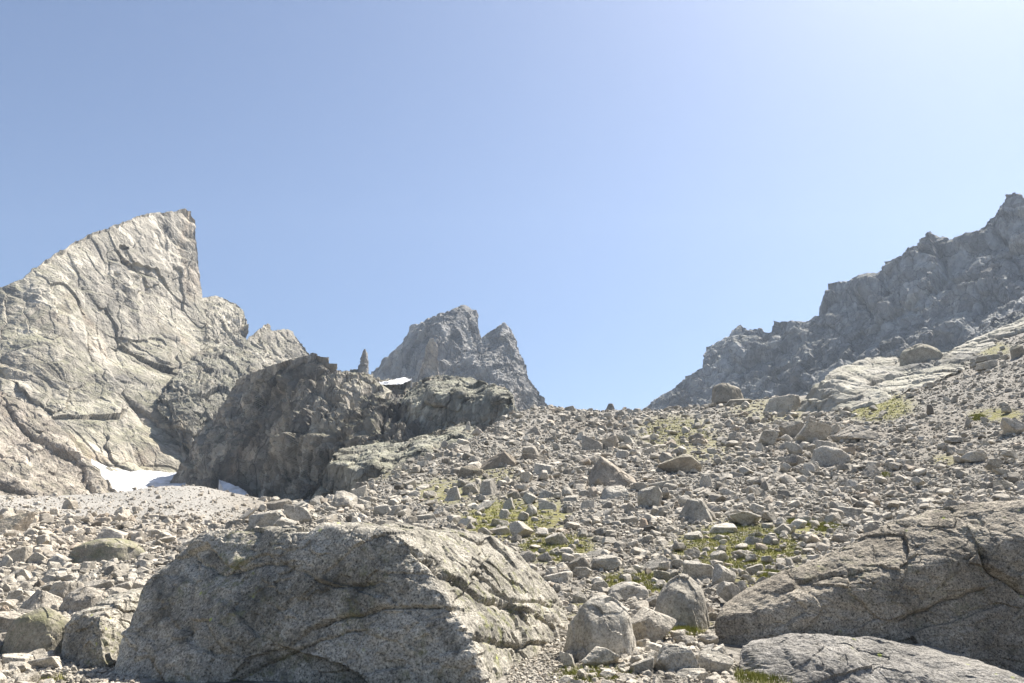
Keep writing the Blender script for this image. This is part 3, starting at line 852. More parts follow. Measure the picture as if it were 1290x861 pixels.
# crop, x0, y0, x1, y1, shape, tone, warm, moss, label, reference words
MEAS = [
    (1, 140, 570, 310, 690, 'block', .62, 0, 0, 'cube shaped boulder with a bright right face, just above the huge lichened boulder', 'the cube shaped boulder'),
    (1, 290, 535, 390, 625, 'block', .72, 0, 0, 'pale block leaning behind the cube shaped boulder on the scree edge', None),
    (1, 430, 650, 535, 725, 'block', .62, 0, 0, 'square pale stone right above the crest of the huge lichened boulder', 'the square pale stone'),
    (1, 945, 415, 1110, 495, 'hump', .36, .3, .4, 'dark hump backed olive boulder lying above a mossy strip', 'the dark hump backed boulder'),
    (1, 855, 545, 970, 635, 'point', .72, 0, 0, 'pale pointed stone left of the round grey stone under the dark humped boulder', None),
    (1, 965, 520, 1065, 595, 'round', .5, 0, 0, 'round grey stone directly below the dark hump backed boulder', None),
    (1, 1075, 495, 1175, 600, 'point', .52, 0, 0, 'grey stone with a pointed top, right below the dark hump backed boulder', None),
    (1, 1050, 622, 1160, 685, 'round', .66, 0, 0, 'pale rounded stone on moss above the huge boulder', 'the pale rounded stone on moss'),
    (1, 735, 345, 800, 395, 'tilt', .66, 0, 0, None, None), (1, 795, 330, 855, 375, 'block', .5, 0, 0, None, None),
    (1, 985, 150, 1018, 195, 'point', .95, 0, 0, 'small bright white pointed stone at the scree edge beside the rounded ledge', None),
    (1, 690, 385, 770, 430, 'slab', .72, 0, 0, None, None), (1, 520, 650, 600, 720, 'block', .6, 0, 0, None, None), (1, 690, 705, 810, 745, 'slab', .6, 0, 0, None, None),
    (1, 325, 615, 410, 660, 'slab', .66, 0, 0, None, None), (1, 130, 655, 205, 695, 'tilt', .55, 0, 0, None, None), (1, 270, 700, 330, 735, 'tilt', .6, 0, 0, None, None),
    (2, 30, 325, 245, 435, 'wedge', .34, .35, .1, 'broad brown wedge shaped boulder at mid slope', 'the broad brown boulder'),
    (2, 260, 345, 445, 388, 'slab', .4, .2, .1, 'long thin flat slab right of the broad brown boulder', 'the long thin slab'),
    (2, 690, 360, 985, 555, 'wedge', .46, .2, 0, 'large wedge shaped boulder with a rusty top standing high on the scree', 'the rusty topped wedge boulder'),
    (2, 755, 540, 930, 617, 'hump', .64, 0, 0, 'smooth egg shaped pale stone tucked under the rusty topped wedge boulder', 'the egg shaped stone'),
    (2, 640, 230, 760, 335, 'block', .48, .1, 0, 'grey block above the rusty topped wedge boulder, left half of a touching pair', None),
    (2, 755, 235, 855, 320, 'block', .5, .1, 0, 'grey block above the rusty topped wedge boulder, right half of a touching pair', 'the pair of grey blocks'),
    (2, 850, 225, 955, 285, 'round', .6, 0, 0, 'smooth rounded grey stone right of the touching pair of grey blocks', None),
    (2, 595, 210, 668, 268, 'point', .92, 0, 0, 'bright white pointed stone with a dark left side, upper middle slope', 'the bright white pointed stone'),
    (2, 980, 545, 1125, 675, 'block', .54, 0, 0, 'stout grey block downslope of the egg shaped stone', 'the stout grey block'),
    (2, 1050, 660, 1150, 730, 'block', .62, 0, 0, None, None), (2, 1040, 500, 1215, 565, 'slab', .55, 0, 0, None, None), (2, 925, 520, 1040, 580, 'tilt', .5, 0, 0, None, None),
    (2, 590, 110, 660, 155, 'block', .5, 0, 0, None, None), (2, 280, 170, 385, 235, 'wedge', .45, .1, 0, None, None), (2, 155, 610, 245, 690, 'point', .66, 0, 0, None, None),
    (2, 280, 580, 365, 655, 'tilt', .62, 0, 0, None, None), (2, 375, 615, 480, 685, 'block', .56, 0, 0, None, None),
    (2, 205, 755, 340, 861, 'tilt', .64, .05, 0, 'tall pale tilted block just right of the huge boulder crest', 'the tall pale tilted block'),
    (2, 80, 785, 215, 835, 'slab', .7, 0, 0, None, None), (2, 85, 740, 205, 785, 'slab', .6, 0, 0, None, None), (2, 295, 655, 370, 725, 'block', .58, 0, 0, None, None),
    (2, 140, 680, 200, 740, 'block', .66, 0, 0, None, None), (2, 185, 570, 275, 620, 'round', .42, 0, 0, None, None), (2, 505, 545, 580, 605, 'block', .56, 0, 0, None, None),
    (2, 525, 590, 620, 630, 'slab', .56, 0, 0, None, None), (2, 615, 560, 680, 600, 'round', .56, 0, 0, None, None), (2, 385, 555, 475, 610, 'block', .52, 0, 0, None, None),
    (2, 635, 625, 720, 680, 'slab', .78, 0, 0, None, None), (2, 755, 740, 830, 775, 'round', .55, 0, 0, None, None), (2, 710, 790, 795, 840, 'round', .3, 0, 0, None, None),
    (2, 1005, 775, 1080, 825, 'round', .08, 0, 0, 'nearly black stone on the open scree', 'the nearly black stone'),
    (2, 985, 735, 1050, 800, 'point', .7, .55, 0, 'pinkish pointed stone touching the nearly black stone', None),
    (2, 875, 720, 985, 770, 'slab', .54, 0, 0, None, None), (2, 845, 320, 925, 375, 'block', .64, 0, 0, None, None), (2, 910, 190, 985, 230, 'round', .52, 0, 0, None, None),
    (2, 780, 40, 835, 78, 'point', .3, 0, 0, 'dark pointed stone standing on the middle skyline', 'the dark skyline stone'),
    (2, 530, 55, 605, 90, 'slab', .46, 0, 0, 'low flat stone on the skyline left of the dark pointed one', None),
    (2, 1105, 335, 1200, 415, 'tilt', .5, 0, 0, None, None), (2, 455, 280, 505, 330, 'block', .46, 0, 0, None, None), (2, 345, 400, 465, 475, 'slab', .8, 0, 0, None, None),
    (2, 260, 455, 340, 525, 'tilt', .84, 0, 0, None, None),
    (3, 375, 8, 595, 122, 'hump', .4, .15, .3, 'big rounded boulder sitting on the skyline in front of the jagged ridge', 'the rounded skyline boulder'),
    (3, 470, 95, 630, 140, 'slab', .4, .1, .2, 'flat slab lying at the foot of the rounded skyline boulder', None),
    (3, 60, 440, 310, 565, 'tilt', .46, .12, .5, 'long tilted olive boulder, highest at its right end', 'the long tilted boulder'),
    (3, 300, 565, 385, 645, 'point', .7, 0, 0, 'pale pointed stone right below the long tilted boulder', None),
    (3, 165, 715, 430, 861, 'point', .46, 0, 0, 'bulky rough grey boulder above the grassy patches', 'the bulky rough grey boulder'),
    (3, 785, 245, 935, 340, 'block', .42, .1, .1, 'dark block touching a paler block, below the pale outcrop', None),
    (3, 885, 245, 1090, 375, 'block', .56, 0, 0, 'large pale grey block below the outcrop nose, over a round stone', 'the large pale grey block'),
    (3, 655, 300, 775, 400, 'tilt', .54, 0, 0, None, None),
    (3, 990, 390, 1225, 505, 'hump', .7, .05, 0, 'long smooth pale boulder with a rounded left end', 'the long smooth pale boulder'),
    (3, 1000, 355, 1140, 430, 'slab', .66, .05, 0, 'flat pale slab behind the long smooth pale boulder', None),
    (3, 820, 370, 920, 450, 'block', .54, 0, 0, None, None), (3, 775, 560, 885, 615, 'round', .68, .1, 0, None, None), (3, 890, 525, 985, 580, 'round', .68, .05, 0, None, None),
    (3, 795, 320, 855, 365, 'round', .66, 0, 0, None, None), (3, 975, 340, 1025, 380, 'round', .6, 0, 0, None, None), (3, 940, 380, 1000, 440, 'block', .56, 0, 0, None, None),
    (3, 630, 375, 680, 425, 'point', .84, 0, 0, None, None), (3, 540, 520, 625, 575, 'tilt', .68, 0, 0, None, None), (3, 465, 545, 565, 590, 'slab', .5, 0, 0, None, None),
    (3, 790, 495, 865, 555, 'tilt', .5, 0, 0, None, None), (3, 600, 740, 700, 800, 'tilt', .64, 0, 0, None, None), (3, 480, 800, 640, 861, 'tilt', .56, 0, 0, None, None),
    (3, 660, 600, 720, 665, 'point', .34, 0, 0, None, None), (3, 0, 645, 70, 770, 'tilt', .56, 0, 0, None, None), (3, 165, 690, 260, 760, 'block', .5, 0, 0, None, None),
    (3, 0, 755, 100, 825, 'block', .62, 0, 0, None, None), (3, 60, 610, 160, 660, 'tilt', .48, 0, 0, None, None), (3, 1130, 500, 1195, 530, 'slab', .36, 0, 0, None, None),
    (3, 525, 460, 605, 490, 'slab', .44, 0, 0, None, None), (3, 380, 465, 430, 510, 'block', .44, 0, 0, None, None),
    (3, 690, 85, 945, 190, 'slab', .74, .05, 0, 'smooth light slab set in the skyline left of the pale outcrop', 'the light skyline slab'),
    (4, 75, 480, 305, 550, 'wedge', .56, .1, 0, 'low forked grey boulder right of the large pale grey block', 'the low forked boulder'),
    (4, 850, 120, 915, 180, 'round', .4, .1, .5, 'mossy boulder cut by the right photo edge, high on the slope', None),
    (4, 800, 455, 915, 530, 'block', .66, .1, 0, 'pale square boulder at the right edge beside a grass tuft', 'the pale right edge boulder'),
    (4, 180, 655, 260, 715, 'wedge', .4, .1, 0, 'small dark wedge stone with a green tuft at its right side', 'the small dark wedge stone'),
    (4, 690, 165, 800, 195, 'slab', .5, 0, 0, 'thin grey slab near the right skyline, upper of two', 'the thin grey slabs'),
    (4, 690, 190, 785, 230, 'slab', .66, 0, 0, 'thin pale slab near the right skyline, lower of two', None),
    (4, 460, 395, 488, 430, 'point', .2, .2, 0, 'small dark upright stone alone on fine scree', 'the small dark upright stone'),
    (4, 625, 605, 720, 645, 'round', .6, 0, 0, None, None), (4, 735, 640, 805, 685, 'tilt', .52, 0, 0, None, None), (4, 805, 600, 870, 635, 'block', .56, 0, 0, None, None),
    (4, 780, 680, 860, 720, 'round', .56, 0, 0, None, None), (4, 775, 735, 860, 770, 'slab', .6, 0, 0, None, None), (4, 400, 720, 460, 765, 'tilt', .56, 0, 0, None, None),
    (4, 635, 455, 665, 490, 'point', .46, 0, 0, None, None), (4, 550, 530, 620, 560, 'slab', .52, 0, 0, None, None),
    (5, 180, 125, 310, 190, 'round', .56, 0, 0, None, None), (5, 300, 245, 415, 320, 'round', .4, 0, 0, None, None),
    (5, 415, 238, 550, 318, 'block', .58, 0, 0, 'knobbly grey block above the smooth oval slab', 'the knobbly grey block'),
    (5, 665, 250, 760, 310, 'round', .56, 0, 0, None, None), (5, 725, 310, 850, 360, 'slab', .5, 0, .2, None, None), (5, 370, 205, 465, 250, 'round', .52, 0, 0, None, None),
    (5, 495, 370, 690, 460, 'hump', .64, 0, 0, 'smooth oval slab with mossy surrounds above the big pale boulder', 'the smooth oval slab'),
    (5, 410, 355, 490, 415, 'round', .56, 0, 0, None, None), (5, 305, 295, 410, 355, 'tilt', .48, 0, 0, None, None), (5, 180, 315, 315, 370, 'slab', .74, 0, 0, None, None),
    (5, 315, 415, 385, 470, 'block', .54, 0, 0, None, None), (5, 380, 450, 480, 505, 'round', .48, 0, 0, None, None),
    (5, 290, 470, 640, 770, 'hump', .66, 0, 0, 'big pale boulder immediately right of the huge lichened boulder', 'the big pale boulder'),
    (5, 600, 515, 828, 685, 'tilt', .52, .05, 0, 'tilted oval boulder leaning on the big pale boulder', 'the tilted oval boulder'),
    (5, 725, 355, 1013, 620, 'hump', .6, 0, 0, 'big squarish boulder touching the brown boulder tip', 'the big squarish boulder'),
    (5, 665, 435, 745, 500, 'block', .56, 0, 0, None, None), (5, 480, 420, 560, 470, 'round', .54, 0, 0, None, None),
    (5, 380, 700, 545, 790, 'tilt', .6, 0, 0, 'finger shaped pale stone below the big pale boulder', None), (5, 335, 700, 385, 760, 'round', .5, .1, 0, None, None),
    (5, 610, 740, 720, 820, 'block', .56, 0, 0, None, None),
    (5, 735, 690, 950, 840, 'block', .54, 0, 0, 'flat sided grey block below the tilted oval boulder', 'the flat sided grey block'),
    (5, 685, 710, 760, 770, 'round', .62, 0, 0, 'small round stone left of the flat sided grey block', None),
    (5, 820, 805, 985, 870, 'tilt', .58, 0, 0, None, None), (5, 770, 820, 820, 861, 'round', .54, 0, 0, None, None), (5, 260, 715, 330, 790, 'block', .66, 0, 0, None, None),
    (5, 700, 0, 780, 45, 'tilt', .54, 0, 0, None, None), (5, 430, 100, 490, 140, 'round', .36, 0, 0, None, None), (5, 245, 830, 320, 870, 'round', .62, 0, 0, None, None),
    (6, 98, 465, 270, 570, 'block', .52, 0, 0, 'grey block sitting behind the big squarish boulder', None),
    (6, 250, 487, 380, 605, 'tilt', .6, 0, 0, 'tilted pale block right of the grey block behind the big squarish boulder', None),
    (6, 280, 583, 403, 705, 'block', .6, 0, 0, 'pale block wedged between the big squarish boulder and the brown boulder', None),
    (6, 250, 255, 400, 310, 'slab', .84, 0, 0, 'flat whitish slab below the bulky rough grey boulder', 'the flat whitish slab'),
    (6, 355, 195, 520, 275, 'tilt', .56, 0, 0, None, None), (6, 250, 408, 345, 465, 'round', .64, 0, 0, None, None), (6, 435, 480, 525, 530, 'slab', .52, 0, 0, None, None),
    (6, 380, 570, 435, 625, 'round', .54, 0, 0, None, None), (6, 480, 550, 560, 610, 'round', .56, 0, 0, None, None), (6, 935, 165, 1080, 220, 'slab', .54, 0, 0, None, None),
    (6, 805, 360, 890, 410, 'tilt', .68, .1, 0, None, None), (6, 430, 330, 530, 370, 'slab', .5, 0, 0, None, None), (6, 640, 445, 700, 490, 'point', .6, 0, 0, None, None),
    (6, 0, 510, 80, 570, 'round', .54, 0, 0, None, None), (6, 15, 455, 90, 505, 'tilt', .54, 0, 0, None, None), (6, 100, 300, 205, 345, 'slab', .7, 0, 0, None, None),
    (8, 258, 178, 395, 250, 'block', .66, .05, 0, 'knobby pale stone on the end of the big grey slab', 'the knobby pale stone'),
    (8, 425, 190, 470, 225, 'round', .6, 0, 0, None, None), (8, 490, 198, 535, 230, 'point', .66, 0, 0, None, None),
    (8, 760, 210, 880, 275, 'block', .42, 0, 0, 'rough block in shade between the grey slab and the brown boulder', None),
    (8, 80, 295, 240, 390, 'tilt', .56, 0, 0, 'grey boulder with a slanting face left of the big grey slab', 'the slant faced boulder'),
    (8, 35, 365, 150, 415, 'tilt', .62, 0, 0, None, None), (8, 170, 270, 225, 310, 'round', .56, 0, 0, None, None), (8, 115, 265, 170, 300, 'round', .62, 0, 0, None, None),
    (8, 1160, 318, 1208, 360, 'round', .64, 0, 0, None, None),
    (7, 65, 415, 260, 520, 'point', .78, .08, 0, 'white pointed boulder at the far left valley floor', 'the white pointed boulder'),
    (7, 205, 370, 395, 480, 'slab', .72, .08, 0, 'pale slab boulder with a dark hollow under it, left valley', 'the pale hollow slab'),
    (7, 270, 400, 510, 535, 'hump', .5, .1, 0, 'big round topped grey boulder in the left valley', 'the round topped valley boulder'),
    (7, 415, 360, 550, 425, 'block', .56, .05, 0, None, None), (7, 490, 400, 610, 475, 'tilt', .52, .05, 0, None, None), (7, 540, 365, 650, 430, 'slab', .56, .05, 0, None, None),
    (7, 640, 355, 735, 425, 'block', .62, .08, 0, None, None),
    (7, -60, 520, 350, 755, 'hump', .5, .1, .9, 'wide mossy ramp of rock at the lower left edge', 'the mossy ramp rock'),
    (7, -60, 530, 160, 660, 'slab', .7, .1, 0, 'pale slab behind the mossy ramp rock at the left edge', None),
    (7, 310, 160, 700, 290, 'hump', .44, .1, .9, 'long green mossed slab boulder across the left valley', 'the green mossed slab'),
    (7, 480, 95, 600, 170, 'block', .7, .1, 0, 'pale block peeping up behind the green mossed slab', None),
    (7, 455, 215, 550, 270, 'point', .64, .05, 0, None, None), (7, 535, 228, 650, 270, 'slab', .5, .05, 0, None, None), (7, 125, 220, 215, 270, 'round', .68, .05, 0, None, None),
    (7, 165, 130, 240, 195, 'block', .66, .08, 0, None, None),
    (7, -50, 25, 115, 140, 'block', .64, .25, .3, 'large buff boulder at the left edge under the rusty buttress', 'the large buff boulder'),
    (7, -30, 490, 45, 600, 'round', .5, .5, 0, 'brown stone cut off by the left edge', None),
    (7, 185, 330, 295, 375, 'slab', .64, .05, 0, None, None), (7, -20, 730, 135, 785, 'slab', .72, .05, 0, None, None), (7, 130, 735, 300, 800, 'tilt', .7, .05, 0, None, None),
    (7, 865, 135, 930, 175, 'tilt', .56, .05, 0, None, None), (7, 930, 110, 1000, 150, 'slab', .36, .05, 0, None, None), (7, 230, 230, 330, 285, 'block', .58, .05, 0, None, None),
    (7, -10, 235, 45, 300, 'round', .62, .05, 0, None, None), (7, 20, 190, 130, 270, 'slab', .68, .1, 0, None, None), (7, -10, 375, 55, 425, 'round', .62, .05, 0, None, None),
    (7, 885, 62, 930, 85, 'round', .3, .1, 0, 'single dark stone alone on the fine grey fan', 'the lone dark fan stone'),
    (7, 315, 285, 400, 325, 'slab', .62, .05, 0, None, None),
]
HEAP = [(312, 643, 358, 669, 'block', .5, 0, 0, 'pale faced block of the heap behind the huge boulder top', 'the boulder heap'), (335, 629, 368, 645, 'slab', .36, .1, 0, None, None),
        (356, 637, 392, 664, 'block', .54, .05, 0, None, None), (283, 655, 312, 670, 'slab', .44, .1, 0, None, None), (340, 652, 372, 668, 'tilt', .5, 0, 0, None, None),
        (390, 628, 405, 640, 'block', .6, 0, 0, None, None), (262, 660, 284, 672, 'tilt', .5, .05, 0, None, None), (298, 640, 322, 656, 'round', .5, .05, 0, None, None)]
for row in MEAS:
    ox, oy, s = CROPS[row[0]]
    x0, y0, x1, y1 = (ox + row[1] / s, oy + row[2] / s, ox + row[3] / s, oy + row[4] / s)
    HEAP.append((x0, y0, x1, y1) + row[5:])
BIGMAP = []
for i, (x0, y0, x1, y1, kind, tone, warm, moss, lab, ref) in enumerate(HEAP):
    m = rock_mesh(kind, 900 + i, 6) if (x1 - x0) > 38 else None
    o = put_rock(x0, y0, x1, y1, kind, tone, warm, moss, mesh=m)
    ROCKS.append(dict(o=o, px=(x0 + x1) / 2, py=(y0 + y1) / 2, w=x1 - x0, h=y1 - y0, kind=kind, tone=tone, warm=warm, label=lab, ref=ref, moss=moss))
    BIGMAP.append((x0, y0, x1, y1))

# the boulder perched on the outcrop
o = put_rock(1138, 432, 1191, 457, 'hump', .52, .1, .5, Yset=112, depthf=.5, mesh=rock_mesh('hump', 777, 5))
tag(o, 'mossy capsule shaped boulder perched on the pale outcrop', 'boulder', 'boulders')
ROCKS.append(dict(o=o, px=1165, py=444, w=53, h=22, kind='slab', tone=.44, warm=.1, label='mossy capsule shaped boulder perched on the pale outcrop', ref='the perched boulder', moss=.6))


# ---- the huge foreground rocks, each a rounded hull with broken faces
def giant(name, pts, mat, sub, seed, cells, amps, cracks=(), p=38, bottom=-.8, label='', cat='boulder', group=None):
    W = np.array([at(*q) for q in pts])
    low = W.copy()
    low[:, 2] = np.minimum(low[:, 2], bottom)
    W = np.r_[W, low]
    bm = bmesh.new()
    for w in W:
        bm.verts.new(w)
    bmesh.ops.convex_hull(bm, input=bm.verts[:])
    c = W.mean(0)
    c[2] = (W[:, 2].max() + W[:, 2].min()) / 2
    Ns, ds = [], []
    bm.normal_update()
    for f in bm.faces:
        n = np.array(f.normal)
        d = float(n @ (np.array(f.verts[0].co) - c))
        if d < 0:
            n, d = -n, -d
        if f.calc_area() < 1e-5 or d < .02:
            continue
        if any(n @ m > .985 for m in Ns):
            continue
        Ns.append(n)
        ds.append(d)
    bm.free()
    D, Fc = ico(sub)
    P = D * polytope(D, np.array(Ns), np.array(ds), p)[:, None] + c
    # surface normals of the hull itself
    e = np.array(Ns)
    k = np.maximum((P - c) @ e.T / np.array(ds), 0) ** p
    N = k @ e
    N /= np.linalg.norm(N, axis=1, keepdims=True)
    r = np.random.default_rng(seed)
    off = r.uniform(0, 50, 3)
    wp = np.stack([fbm(P * .9 + off + 30 * j, 4, seed + j) for j in range(3)], -1)
    Dd = np.zeros(len(P))
    for i, (cs, a) in enumerate(zip(cells, amps)):
        val, edge = facet((P + .07 * wp) * np.array([1, 1, 1.5]) / cs + off, seed * 5 + i, 1.0)
        Dd += a * val - .25 * a * (1 - sstep(0, .12, edge))
    Dd += amps[0] * .32 * fbm(P * 1.3 + off, 7, seed + 3, .62) + .012 * fbm(P * 9 + off, 4, seed + 4)
    P = P + N * Dd[:, None]
    px, py = project(P)
    facing = (N * (P - np.array([0, 0, CZ]))).sum(1) < .3
    for line, wdt, dep, step in cracks:
        L = np.array(line, float)
        best = np.full(len(P), 1e9)
        side = np.zeros(len(P))
        jx = px + 3.5 * fbm(P * 3.1 + 3, 4, 77)
        jy = py + 3.5 * fbm(P * 3.1 + 60, 4, 78)
        for a, b in zip(L[:-1], L[1:]):
            ab = b - a
            t = np.clip(((jx - a[0]) * ab[0] + (jy - a[1]) * ab[1]) / (ab @ ab), 0, 1)
            dx, dy = jx - a[0] - t * ab[0], jy - a[1] - t * ab[1]
            d = np.hypot(dx, dy)
            m = d < best
            best = np.where(m, d, best)
            side = np.where(m, np.sign(ab[0] * dy - ab[1] * dx), side)
        cut = dep * np.exp(-(best / wdt) ** 2) + step * np.exp(-(best / (wdt * 9)) ** 2) * (side > 0)
        P = P - N * (cut * facing)[:, None]
    P0 = P - c
    o = link(name, mesh_np(name, P0, Fc, mat, False))
    o.location = c
    return tag(o, label, cat, group)


GRP = 'boulders lying on the mountain slope'
B1 = giant('boulder', [(112, 905, 10.7), (300, 905, 9.95), (620, 905, 9.2), (500, 671, 10.0), (515, 707, 9.8), (570, 760, 9.5), (605, 825, 9.25), (247, 671, 11.6), (370, 664, 10.8),
                       (174, 730, 11.6), (150, 800, 11.2), (122, 850, 10.9), (560, 665, 11.5), (645, 690, 12.9), (712, 748, 13.7), (729, 800, 13.5), (728, 900, 12.6),
                       (275, 685, 12.6), (400, 680, 12.7), (620, 702, 13.8), (716, 800, 14.2)],
           M_big, 8, 5, (2.1, .75, .26), (.07, .034, .015),
           [([(395, 792), (440, 778), (490, 765), (545, 762), (575, 764)], 2.2, .05, .03), ([(245, 700), (280, 722), (330, 712), (360, 708)], 2.0, .04, .02),
            ([(520, 690), (560, 725), (605, 750), (650, 765)], 2.6, .07, .05), ([(600, 800), (640, 815), (690, 812)], 2.4, .06, .03), ([(300, 855), (380, 815), (450, 795)], 2.2, .03, .03),
            ([(620, 745), (655, 760), (700, 762)], 2.0, .05, .0), ([(380, 720), (420, 740), (470, 735)], 2.0, .035, .02)],
           label='huge lichened boulder in front, dark face left and sunlit face right')
B2 = giant('boulder', [(76, 795, 12.2), (88, 905, 11.6), (138, 915, 11.2), (126, 792, 11.6), (90, 772, 12.3), (128, 756, 12.9), (188, 736, 13.6), (205, 800, 13.0), (205, 900, 12.2), (185, 752, 14.4)],
           M_big, 7, 9, (.8, .35, .15), (.035, .02, .010), label='squat boulder with a mossy sunlit top, tucked left of the huge boulder')
B3 = giant('boulder', [(893, 785, 12.0), (902, 764, 12.2), (960, 742, 12.5), (1010, 707, 12.7), (1060, 683, 12.8), (1120, 654, 12.9), (1180, 640, 12.8), (1250, 629, 12.6), (1340, 632, 12.2), (1440, 644, 11.8),
                       (905, 806, 12.2), (1000, 812, 12.7), (1100, 812, 12.8), (1180, 825, 12.7), (1300, 860, 12.1), (1440, 900, 11.6), (1000, 770, 12.3), (1100, 740, 12.45), (1200, 710, 12.4), (1320, 720, 11.8),
                       (960, 755, 14.7), (1180, 656, 16.2), (1340, 649, 16.2), (1440, 659, 15.2)],
           M_brown, 8, 14, (1.9, .7, .28), (.06, .025, .010),
           [([(1235, 690), (1250, 720), (1290, 745)], 3.0, .09, .05), ([(1135, 780), (1180, 765), (1240, 740)], 2.4, .04, .04), ([(985, 745), (1030, 728), (1080, 720)], 2.0, .04, .03)],
           label='broad brown boulder on the right, in shade, with a pale sunlit top')
B4 = giant('boulder', [(926, 813, 10.7), (940, 806, 10.9), (990, 797, 11.1), (1045, 800, 11.0), (1140, 816, 10.8), (1200, 832, 10.6), (1310, 862, 10.2), (930, 850, 10.4), (985, 900, 10.0), (1250, 940, 9.7), (1000, 800, 12.2), (1200, 835, 11.8)],
           M_slab, 7, 19, (1.1, .5, .2), (.03, .016, .008), bottom=-.5,
           label='big flat grey slab in front of the brown boulder, half in its shadow')
for o, ref, b in ((B1, 'the huge lichened boulder', (140, 655, 712, 870)), (B2, 'the squat mossy topped boulder', (80, 749, 181, 870)), (B3, 'the broad shaded brown boulder', (893, 625, 1300, 830)),
                  (B4, 'the big flat grey slab', (926, 797, 1290, 870))):
    o['group'] = 'huge boulders in the foreground'
    ROCKS.append(dict(o=o, px=(b[0] + b[2]) / 2, py=(b[1] + b[3]) / 2, w=b[2] - b[0], h=b[3] - b[1], kind='block', tone=.5, warm=0, label=o['label'], ref=ref, moss=0, giant=True))

# the rock needle on the rubble ridge
Dn, Fn = ico(5)
Nn = np.array([[1, -.1, .05], [-1, -.2, .17], [0, -1, .1], [.1, 1, .12], [.75, -.7, .02], [-.7, -.75, .15], [0, 0, -1], [.9, 0, .5], [-.5, .2, .7], [-.9, 0, .36]])
Nn /= np.linalg.norm(Nn, axis=1, keepdims=True)
Vn = Dn * polytope(Dn, Nn, np.array([.27, .30, .3, .3, .27, .3, 1.0, .62, .82, .42]), 24)[:, None]
v1, e1 = facet(Vn * np.array([5, 5, 3.0]) + 7, 3)
Vn = Vn + Dn * (v1 * .05 + .05 * fbm(Vn * 4, 5, 8, .6))[:, None]
Vn[:, 0] += .06 * fbm(np.c_[Vn[:, 2] * 2.2, 0 * Vn[:, 0], 0 * Vn[:, 0] + 4], 3, 19)
ntop, nbot = at(459, 441, 338), at(459, 476, 338)
hh = (ntop[2] - nbot[2]) / (Vn[:, 2].max() - Vn[:, 2].min())
nd = link('rock_needle', mesh_np('rock_needle', Vn * np.array([hh * 1.02, hh, hh]), Fn, M_mid))
nd.location = (ntop[0], 338, (ntop[2] + nbot[2]) / 2 + .3)
tag(nd, 'slender rock needle standing alone on the dark rubble ridge', 'rock needle')

# ------------------------------------------------------------------ scattered stones
dpy = np.abs(np.gradient(TPY, axis=0)) * np.abs(np.gradient(TPX, axis=1))
inside = (TPX > -520) & (TPX < 1810) & (TPY < 960) & (TPY > 200)
beyond = (TPX < -40) | (TPX > 1330) | (TPY > 900)
wgt = np.where(VIS & inside & (TR < 175), np.minimum(dpy, 4.0), 0) + .02 * np.where(inside & (TR < 190), dpy, 0)
wgt = np.where((TR < 11), wgt * 1.6, wgt) * np.where(beyond, .45, 1.0)
cdf = np.cumsum(wgt.ravel())
cdf /= cdf[-1]
NS = 150000
idx = np.searchsorted(cdf, rng.random(NS))
ii, jj = np.unravel_index(idx, TR.shape)
sr = tr[np.clip(ii, 0, len(tr) - 2)] * (tr[1] / tr[0]) ** rng.random(NS)
sa = tp[jj] + (tp[1] - tp[0]) * (rng.random(NS) - .5)
sx, sy = sr * np.sin(sa), sr * np.cos(sa)
sz = ground(sx, sy)
spx, spy = project(np.c_[sx, sy, sz])
mossS = moss_px(spx, spy)
left = (spx < 330) & (spy < 720) & (sy > 34) & ((spx - 310) < (664 - spy) * 2.0)
fan = left & (spy < 655 + 8 * rng.normal(0, 1, NS))
right = sstep(1000, 1250, spx) * (1 - sstep(560, 640, spy))
size = 2.25 * (1 - rng.random(NS)) ** (-1 / 2.05)
size = np.where(size > 19, 4 + size % 12, size)
size = np.where(fan, np.minimum(1.05 * (1 - rng.random(NS)) ** (-1 / 2.5), 6), size)
size = size * (1 - .35 * right)
size = np.where(spy < 545, np.minimum(size, 13), size)
size = size * np.interp(spy, [500, 560, 660, 760, 860], [.78, .95, 1.1, 1.25, 1.4])
ws = size / F * sr / CT
ws = np.minimum(ws, 1.9)
keep = rng.random(NS) > np.where(size > 9, .55, .9) * mossS
keep &= ~(fan & (rng.random(NS) < .45))
for (x0, y0, x1, y1) in BIGMAP:
    hit = (spx > x0 - 1) & (spx < x1 + 1) & (spy > y1 - .45 * (y1 - y0)) & (spy < y1 + 1)
    keep &= ~(hit & (size > .25 * (x1 - x0)))
    over = (spx > x0) & (spx < x1) & (spy > y0 + .5 * (y1 - y0)) & (spy < y1 + size * .5 * .6) & (size > .5 * (y1 - y0))
    keep &= ~over
# none under or in front of the huge foreground rocks
keep &= ~((spx > 175) & (spx < 640) & (sy < 13.5) & (sy > 8))
keep &= ~((spx > 600) & (spx < 715) & (sy < 13.2) & (sy > 8) & (size > 7))
keep &= ~((spx > 905) & (sy < 17) & (sy > 11.2) & (spx > 905))
keep &= ~((spx > 925) & (sy < 11.6) & ((size > 7) | (rng.random(NS) < .9)))
keep &= ~((spx > 1003) & (sy > 88) & (spy < np.interp(spx, [1003, 1034, 1068, 1107, 1145, 1183, 1290, 1390], [520, 522, 505, 492, 476, 460, 414, 378])))
keep &= ~((spx > 70) & (spx < 200) & (sy < 14.5) & (size > 9))
sel = np.nonzero(keep)[0]
